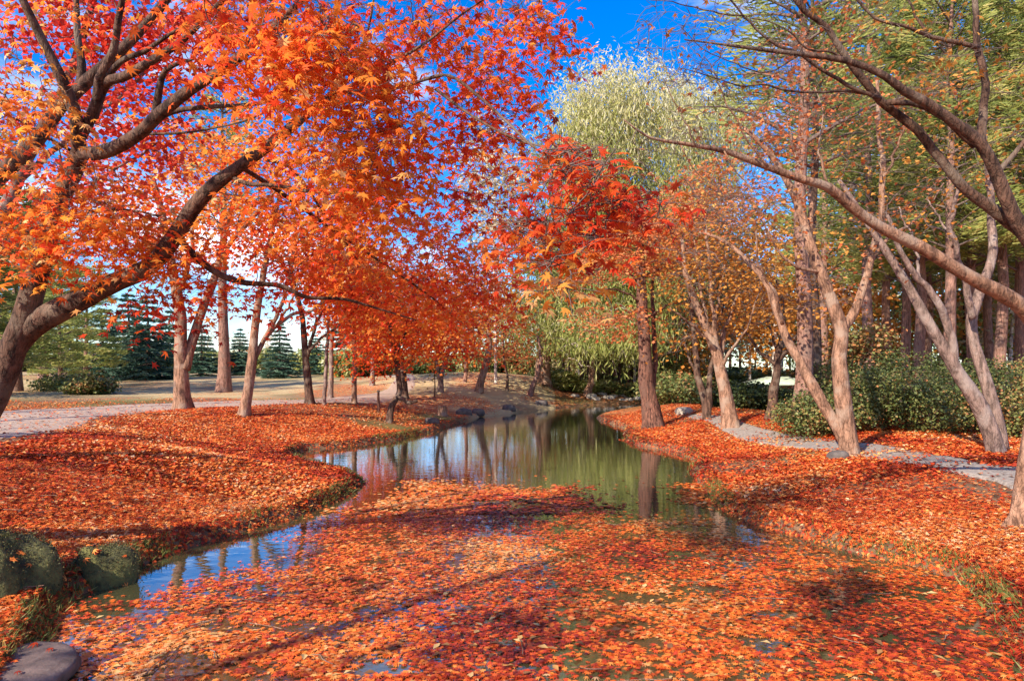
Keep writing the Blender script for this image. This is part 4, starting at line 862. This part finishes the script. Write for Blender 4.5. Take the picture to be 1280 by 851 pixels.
LT = far_proto('salmon', 'bark_dark', 9, .5, per=5, ls=.16, n=26, rz=.45)
for i, (x_, y_, s_) in enumerate([(-8.6, .4, .9), (-9.9, 3.4, 1.0), (-11.9, 5.2, 1.0), (-14.2, 8.0, 1.1), (-16.2, 11.2, 1.1), (-7.3, -2.6, .9), (-13.2, 1.6, 1.1)]):
    o_ = LT if i == 0 else copy_tree(LT, (0, 0, 0), 0, 1)
    o_.location = (x_, y_, float(ground(x_, y_))); o_.rotation_euler = (0, 0, x_); o_.scale = (s_, s_, s_); o_['label'] = 'slim rusty tree left of the open path'; o_['group'] = 'slim trees left of the path'
# ---- a maple behind the photographer that shades the near left bank
X0, Y0 = -6.2, -3.6; Z0 = float(ground(X0, Y0))
T = Tree('maple_tree', (X0, Y0, Z0), 'spreading red maple behind the viewpoint', None)
T.limb([(X0, Y0, Z0-.1), (X0+.1, Y0+.1, 2.2), (X0+.3, Y0, 4.2), (X0+.2, Y0+.3, 6.0)], .2, .05, 10, flare=.5)
T.limb([(X0+.1, Y0+.1, 2.2), (X0+1.2, Y0+.6, 3.4), (X0+2.2, Y0+1.0, 4.2)], .1, .03, 8)
C = np.stack([X0 + .4 + rng.normal(0, 1.2, 50), Y0 + .5 + rng.normal(0, 1.2, 50), rng.uniform(3.0, 6.2, 50)], 1)
T.grow(C, .006, .03); g = Geo(); leaf_cloud(g, LEAF2, C, 45, .32, .4, .11, .5); T.finish(M['bark_dark'], None, g, M['maple'])

# ---- shrubs
def shrub(loc, w_, h, label, tint=.4, n=100, per=46, ls=.085, mat='shrub', group=None, dep=None, thin=1.0):
    r = thing('shrub', tuple(loc), label, 'shrub', group); dep = dep or w_
    T = Tree.__new__(Tree); T.root = r; T.base = np.zeros(3); T.tr = Geo(); T.tw = Geo(); T.nodes = []; T.rad = []
    for k in range(5):
        a = rng.random()*6.28; T.limb([(0.06*math.cos(a), .06*math.sin(a), -.05), (w_*.14*math.cos(a), dep*.14*math.sin(a), h*.35), (w_*.3*math.cos(a), dep*.3*math.sin(a), h*.72)], .025, .008, 6)
    d = rng.normal(0, 1, (n, 3)); d /= np.linalg.norm(d, axis=1, keepdims=True); d *= rng.uniform(.45, 1, n)[:, None]**.6
    lump = 1 + .62*(fbm(d[:, 0]*2.2 + rng.random()*40, d[:, 2]*2.2 + d[:, 1]) - .5)*2
    C = np.stack([d[:, 0]*w_/2*lump, d[:, 1]*dep/2*lump, h*(.5 + .46*d[:, 2]*lump)], 1); C[:, 2] = np.maximum(C[:, 2], .08)
    T.grow(C, .003, .015, 3, 5, .12, .05)
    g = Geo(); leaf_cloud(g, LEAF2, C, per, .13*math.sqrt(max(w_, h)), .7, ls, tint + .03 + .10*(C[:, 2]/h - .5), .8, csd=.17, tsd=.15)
    T.finish(M['bark_dark'], None, g, M[mat]); return r
for u, Y, w_, h, lb, ti, mt in [
 (1020,13.0,1.5,.75,'bright green low bush tucked behind the two stemmed tree at the path',.55,'shrub'), (1098,13.2,1.8,1.25,'dense green bush just right of the reddish two stemmed bole',.42,'shrub'),
 (1165,13.0,2.0,.95,'wide olive bush in the middle of the hedge along the right path',.50,'shrub'), (1222,14.0,1.7,1.25,'tall dark bush behind the leaning grey tree',.36,'shrub'), (1285,11.8,1.6,1.0,'reddish tinged bush at the right edge of the photo',.66,'shrub'),
 (1130,16.8,2.2,1.6,'high back bush with dark glossy leaves above the hedge',.30,'shrub'), (1062,17.5,1.8,1.5,'shaded dark bush behind the forked stems',.25,'shrub'), (1200,18.0,2.0,1.6,'dark evergreen bush below the pine trunks at right',.30,'shrub'), (1290,16.5,2.0,1.5,'yellowish bush behind the reddish one at the right edge',.58,'shrub'),
 (932,21.5,2.6,.85,'dark rounded bush left of the little pavilion',.20,'shrub'), (985,22.0,2.0,.8,'dark bush below the little pavilion',.22,'shrub'), (865,25.5,3.0,1.0,'low green bush behind the dark twin stemmed tree',.50,'shrub'), (838,29,2.4,1.4,'round green bush at the water right of the rusty crowned tree',.42,'shrub'),
 (1045,21,1.8,1.1,'green bush between the pinkish pine and the bole',.45,'shrub'), (1075,20.0,1.8,3.0,'rusty leaved tall bush among the dark evergreens',.86,'shrub'),
 (90,31,3.0,.6,'long low green bush beside the near left trunk',.48,'shrub'), (112,27,1.8,.7,'spreading low juniper bush at the edge of the left path',.52,'shrub'),
 (525,52,2.6,1.3,'small dark green bush on the lawn left of the twin stemmed tree',.30,'shrub'), (618,47,2.6,2.0,'wispy green bush right of the curved trunk',.5,'shrub'), (648,46,2.6,2.4,'yellow green bush between the mound trees and willow',.68,'shrub')]:
    shrub(at(u, Y), w_, h, lb, ti, mat=mt, ls=.055 if Y < 20 else .12, per=64 if Y < 20 else 40)

US = [shrub((0, 0, 0), 3.2, 2.0, 'low brush growing under the far wood', t_, per=36, n=110, ls=.22, mat=m_, group='brush under the far wood') for t_, m_ in ((.35, 'shrub'), (.55, 'shrub'), (.5, 'beige'), (.45, 'willow'))]
k_ = 0
for u in list(np.arange(690, 1330, 17)) + list(np.arange(430, 700, 24)):
    Y = r2.uniform(44, 62); q = int(r2.choice([0, 1, 3, 0, 1])) if u > 690 else int(r2.choice([2, 3, 2, 1])); s = r2.uniform(1.0, 1.7) if u > 690 else r2.uniform(.7, 1.2)
    if k_ < 4: o_ = US[k_]; o_.location = at(u, Y); o_.scale = (s, s, s); k_ += 1
    else: copy_tree(US[q], at(u, Y), float(u), s)

for u in np.arange(-120, 470, 30): s = r2.uniform(.7, 1.2); copy_tree(US[int(r2.choice([0, 1, 3]))], at(u, r2.uniform(66, 76)), float(u), s)
for u in np.arange(684, 812, 15): s = r2.uniform(.28, .5); copy_tree(US[3 if u % 2 else 1], at(u, r2.uniform(35.5, 38)), float(u), (s*1.3, s*1.3, s), 'low brush added in bright leaf tones along the head of the pond', 'brush at the head of the pond')  # brush added in bright leaf colours to lighten the shaded gaps below the willow
# ---- rocks
def rock(name, loc, sx, sy, sz, mat, label, seed, group=None, parent=None, cat='rock', amp=.22, flat=False, nu=36, nv=20):
    th = np.linspace(0, 2*np.pi, nu, endpoint=False); ph = np.linspace(-np.pi/2, np.pi/2, nv)
    TH, PH = np.meshgrid(th, ph, indexing='ij')
    p = 0.72 if not flat else .45
    cp = np.sign(np.cos(PH))*np.abs(np.cos(PH))**p; sp_ = np.sign(np.sin(PH))*np.abs(np.sin(PH))**(p if not flat else .35)
    x, y, z = np.cos(TH)*cp, np.sin(TH)*cp, sp_
    dsp = 1 + amp*2*(fbm(x*1.6 + seed*3.7 + z, y*1.6 + seed*1.3 - z*.7, 4) - .5) + amp*.4*(fbm(x*6 + seed, y*6 + z*5, 2) - .5)
    V = np.stack([x*dsp*sx/2, y*dsp*sy/2, z*dsp*sz], -1).reshape(-1, 3)
    ii = np.arange(nu*nv).reshape(nu, nv); a = ii[:, :-1]; b = np.roll(ii, -1, 0)[:, :-1]; c = np.roll(ii, -1, 0)[:, 1:]; d = ii[:, 1:]
    o = mesh_obj(name, V, np.stack([a, b, c, d], -1).reshape(-1, 4), M[mat], smooth=True); o.location = loc; o.rotation_euler = (0, 0, 0)
    tag(o, label, cat, group); return o, V
M['moss'] = plainmat('mossy_stone', (.020, .020, .008), (.150, .140, .038), 8, .95, 1.0, .05)
M['rock'] = plainmat('pale_rock', (.20, .165, .125), (.44, .37, .29), 5, .85, .6, .05)
M['slab'] = plainmat('slate_slab', (.060, .040, .033), (.165, .112, .090), 9, .75, .9, .02)
M['dark_rock'] = plainmat('dark_rock', (.05, .04, .035), (.14, .11, .09), 6, .85, .5, .03)
def moss(parent, V, n, sx, sy, sz, ln):
    k = rng.integers(0, len(V), n*3); k = k[V[k, 2] > -sz*.15][:n]; p = V[k] + rng.normal(0, .02, (len(k), 3))
    nr = p/np.array([sx*sx, sy*sy, 4*sz*sz]); nr /= np.linalg.norm(nr, axis=1, keepdims=True)
    d = nr + rng.normal(0, .5, p.shape) + [0, 0, -.25]
    L_ = ln*rng.uniform(.6, 1.4, len(p))
    Vv, Fc = hang(NEEDLE, p + d*ln*.3, d, np.stack([.045*np.ones(len(p)), L_, L_], 1), rng.random(len(p))*6.28)
    o = mesh_obj('moss', Vv, Fc, M['mossblade'], parent, tint=np.repeat(rng.random(len(p)), 3)); o['kind'] = 'stuff'
M['mossblade'] = leafmat('moss_blade', [(0, (.030, .032, .012)), (.6, (.085, .082, .026)), (1, (.20, .16, .06))], .2)
o, V = rock('boulder', (-3.80, 4.92, .05), .92, .85, .44, 'moss', 'large mossy boulder at the left edge by the water, leaves stuck to its side', 3, amp=.30)
V0_ = V; moss(o, V, 9000, .92, .85, .44, .012)
o2, V = rock('boulder', (-3.28, 5.48, .03), .52, .42, .24, 'moss', 'smaller flat topped mossy stone right of the large boulder', 8, amp=.32)
moss(o2, V, 4000, .52, .42, .24, .012)
def stick(o, V, n, sc):
    """single fallen leaves lying on a stone"""
    k = rng.choice(np.where((V[:, 2] > -.3*sc[2]))[0], n); p = V[k]; nr = p/np.array([sc[0]**2, sc[1]**2, 4*sc[2]**2]); nr /= np.linalg.norm(nr, axis=1, keepdims=True)
    single_leaves(o, p + nr*.014, nr + rng.normal(0, .25, p.shape), rng.random(n)*6.28, rng.uniform(.05, .085, n), rng.uniform(.2, .9, n), leaf_variant)
stick(o, V0_, 46, (.92, .85, .44)); stick(o2, V, 20, (.52, .42, .24))
o3, V = rock('stone_slab', (-2.76, 3.60, .05), .74, .9, .055, 'slab', 'flat bare purplish stepping stone in the lower left corner', 5, cat='stone', amp=.10, flat=True)
stick(o3, V, 8, (.74, .9, .055))
for i in range(26):
    u = 706 + i*3.9 + rng.uniform(-3, 3); v = 503.6 + 1.0*rng.random(); x, y = w0(u, v)
    s = rng.uniform(.24, .50)
    rock('rock', (x, y + rng.uniform(0, 1.6), rng.uniform(.05, .35)), s*1.3, s, s*.42, 'rock', 'pale rock in the row lining the head of the pond', 20 + i, 'pale rocks at the head of the pond', amp=.3, nu=14, nv=9)
for (u, v, s, lb) in [(580,518,.5,'dark stone at the waterline below the curved trunk'), (598,517,.4,'small dark stone right of another at the waterline below the mound'), (636,512,.45,'dark green stone on the sandy far bank left of the willow foot'), (540,529,.35,'dark stone on the leafy point left of the open water'), (676,506,.5,'grey stone at the foot of the great willow'), (1047,574,.26,'dark little stone at the foot of the two stemmed tree'), (855,517,.45,'pale stone by the low green bush across the peninsula')]:
    X, Y, Z = on_ground(u, v); rock('stone', (X, Y, Z + .04), s*1.2, s, s*.35, 'dark_rock' if 'pale' not in lb else 'rock', lb, int(u), cat='stone', nu=16, nv=10)

# ---- small built things
def box(c, s, bev=.0):
    x, y, z = np.array(s)/2; 
    V = np.array([(-x,-y,-z),(x,-y,-z),(x,y,-z),(-x,y,-z),(-x,-y,z),(x,-y,z),(x,y,z),(-x,y,z)]) + np.array(c)
    return V, np.array([(0,3,2,1),(4,5,6,7),(0,1,5,4),(1,2,6,5),(2,3,7,6),(3,0,4,7)])
M['wood'] = barkmat('post_wood', (.06, .028, .02), (.17, .075, .05), None, 14)
M['roof'] = plainmat('green_roof', (.30, .38, .27), (.50, .56, .42), 3, .6, .1)
M['white'] = plainmat('white_paint', (.66, .64, .60), (.82, .80, .76), 8, .6, .05)
M['orange_wall'] = plainmat('timber_wall', (.34, .15, .07), (.52, .26, .13), 5, .7, .1)
x, y, z = at(972, 38); PV = thing('pavilion', (x, y, z), 'little open pavilion with pale green roof behind the Y shaped tree', 'pavilion')
W_, D_ = 2.6, 2.2; ze = (CH + (HV - 481)/F*38) - z; zr = (CH + (HV - 470.5)/F*38) - z
for sx in (-1, 1):
    for sy in (-1, 1):
        V, Fc = box((sx*W_/2*.92, sy*D_/2*.92, ze/2), (.16, .16, ze)); mesh_obj('post', V, Fc, M['white'], PV)
V, Fc = box((.12, D_*.40, ze*.5), (W_*.80, .08, ze*.98)); mesh_obj('back_wall', V, Fc, M['orange_wall'], PV)
V, Fc = box((0, -D_*.45, ze*.28), (W_*.78, .07, ze*.30)); mesh_obj('railing', V, Fc, M['wood'], PV)
e = .35; a, b_ = W_/2 + e, D_/2 + e
V = np.array([(-a,-b_,ze),(a,-b_,ze),(a,b_,ze),(-a,b_,ze),(-a,-b_,ze+.1),(a,-b_,ze+.1),(a,b_,ze+.1),(-a,b_,ze+.1),(-a*.35,0,zr),(a*.35,0,zr)])
mesh_obj('roof', V, [np.array([(0,3,2,1),(0,1,5,4),(1,2,6,5),(2,3,7,6),(3,0,4,7),(4,5,9,8),(6,7,8,9)]), np.array([(5,6,9),(7,4,8)])], M['roof'], PV)
x, y, z = at(1031, 31); WB = thing('notice_board', (x, y, z), 'white board glimpsed between the pinkish pine and the two stemmed tree', 'board')
for sx in (-.42, .42):
    V, Fc = box((sx, 0, .45), (.07, .07, .95)); mesh_obj('post', V, Fc, M['wood'], WB)
V, Fc = box((0, -.05, .78), (.8, .05, .52)); mesh_obj('board_panel', V, Fc, M['white'], WB)
X, Y, Z = on_ground(473, 515); PO = thing('marker_post', (X, Y, Z), 'short dark red wooden post standing on the leafy bank beside the pale straight trunk', 'post')
c = np.array([[0, 0, -.1], [0.01, 0, .2], [-.005, 0, .45], [0.0, 0, .62]]); V, Fc = tubes(c[None], np.array([[.045, .042, .04, .034]]), 8); mesh_obj('shaft', V, Fc, M['wood'], PO, smooth=True)
c = np.array([[0, 0, .60], [0, 0, .64], [0, 0, .66]]); V, Fc = tubes(c[None], np.array([[.046, .046, .01]]), 8); mesh_obj('cap', V, Fc, M['dark_rock'], PO)
X, Y, Z = on_ground(543, 496); 
ST = thing('sapling', (X, Y, Z), 'thin bare stake-like sapling on the lawn left of the twin stemmed tree', 'sapling')
c = smooth_curve(np.array([[0, 0, -.1], [.02, 0, .5], [-.01, .02, 1.0], [.03, 0, 1.5]]), .1); V, Fc = tubes(c[None], np.linspace(.03, .012, len(c))[None], 6); mesh_obj('trunk', V, Fc, M['bark_dark'], ST)
k = rng.normal(0, 1, (60, 3))*[.12, .12, .3] + [0, 0, 1.0]; V, Fc = leaves(LEAF2, k, rng.normal(0, 1, (60, 3)), rng.random(60)*6.28, .1); o = mesh_obj('crown', V, Fc, M['shrub'], ST, tint=np.full(len(V), .8)); o['kind'] = 'stuff'
for (u, v, h, r, lb) in [(553, 519, .30, .14, 'cut tree stump on the leafy point at the water')]:
    X, Y, Z = on_ground(u, v); t_ = Geo(); zz = np.linspace(-.1, h, 6); c = np.stack([0*zz, 0*zz, zz], 1)
    V, Fc = tubes(c[None], (r*(1 + .5*np.exp(-np.maximum(zz, 0)/.08)))[None], 12, .12)
    SR = thing('tree_stump', (X, Y, Z), lb, 'stump'); mesh_obj('bark', V, Fc, M['bark_maple'], SR, smooth=True)
    th = np.arange(12)/12*6.283; V = np.vstack([[0, 0, h+.012], np.stack([r*.97*np.cos(th), r*.97*np.sin(th), 0*th + h + .002], 1)]); mesh_obj('cut_top', V, np.array([(0, 1+i, 1+(i+1) % 12) for i in range(12)]), M['white'] if False else M['bark_grey'], SR)
for ob in SC.objects:
    if ob.type == 'MESH' and ob.name.startswith(('crown', 'twigs')): pass
print('TRIS', sum(len(m.loops) - 2*len(m.polygons) for m in bpy.data.meshes), 'OBJ', len(SC.objects))
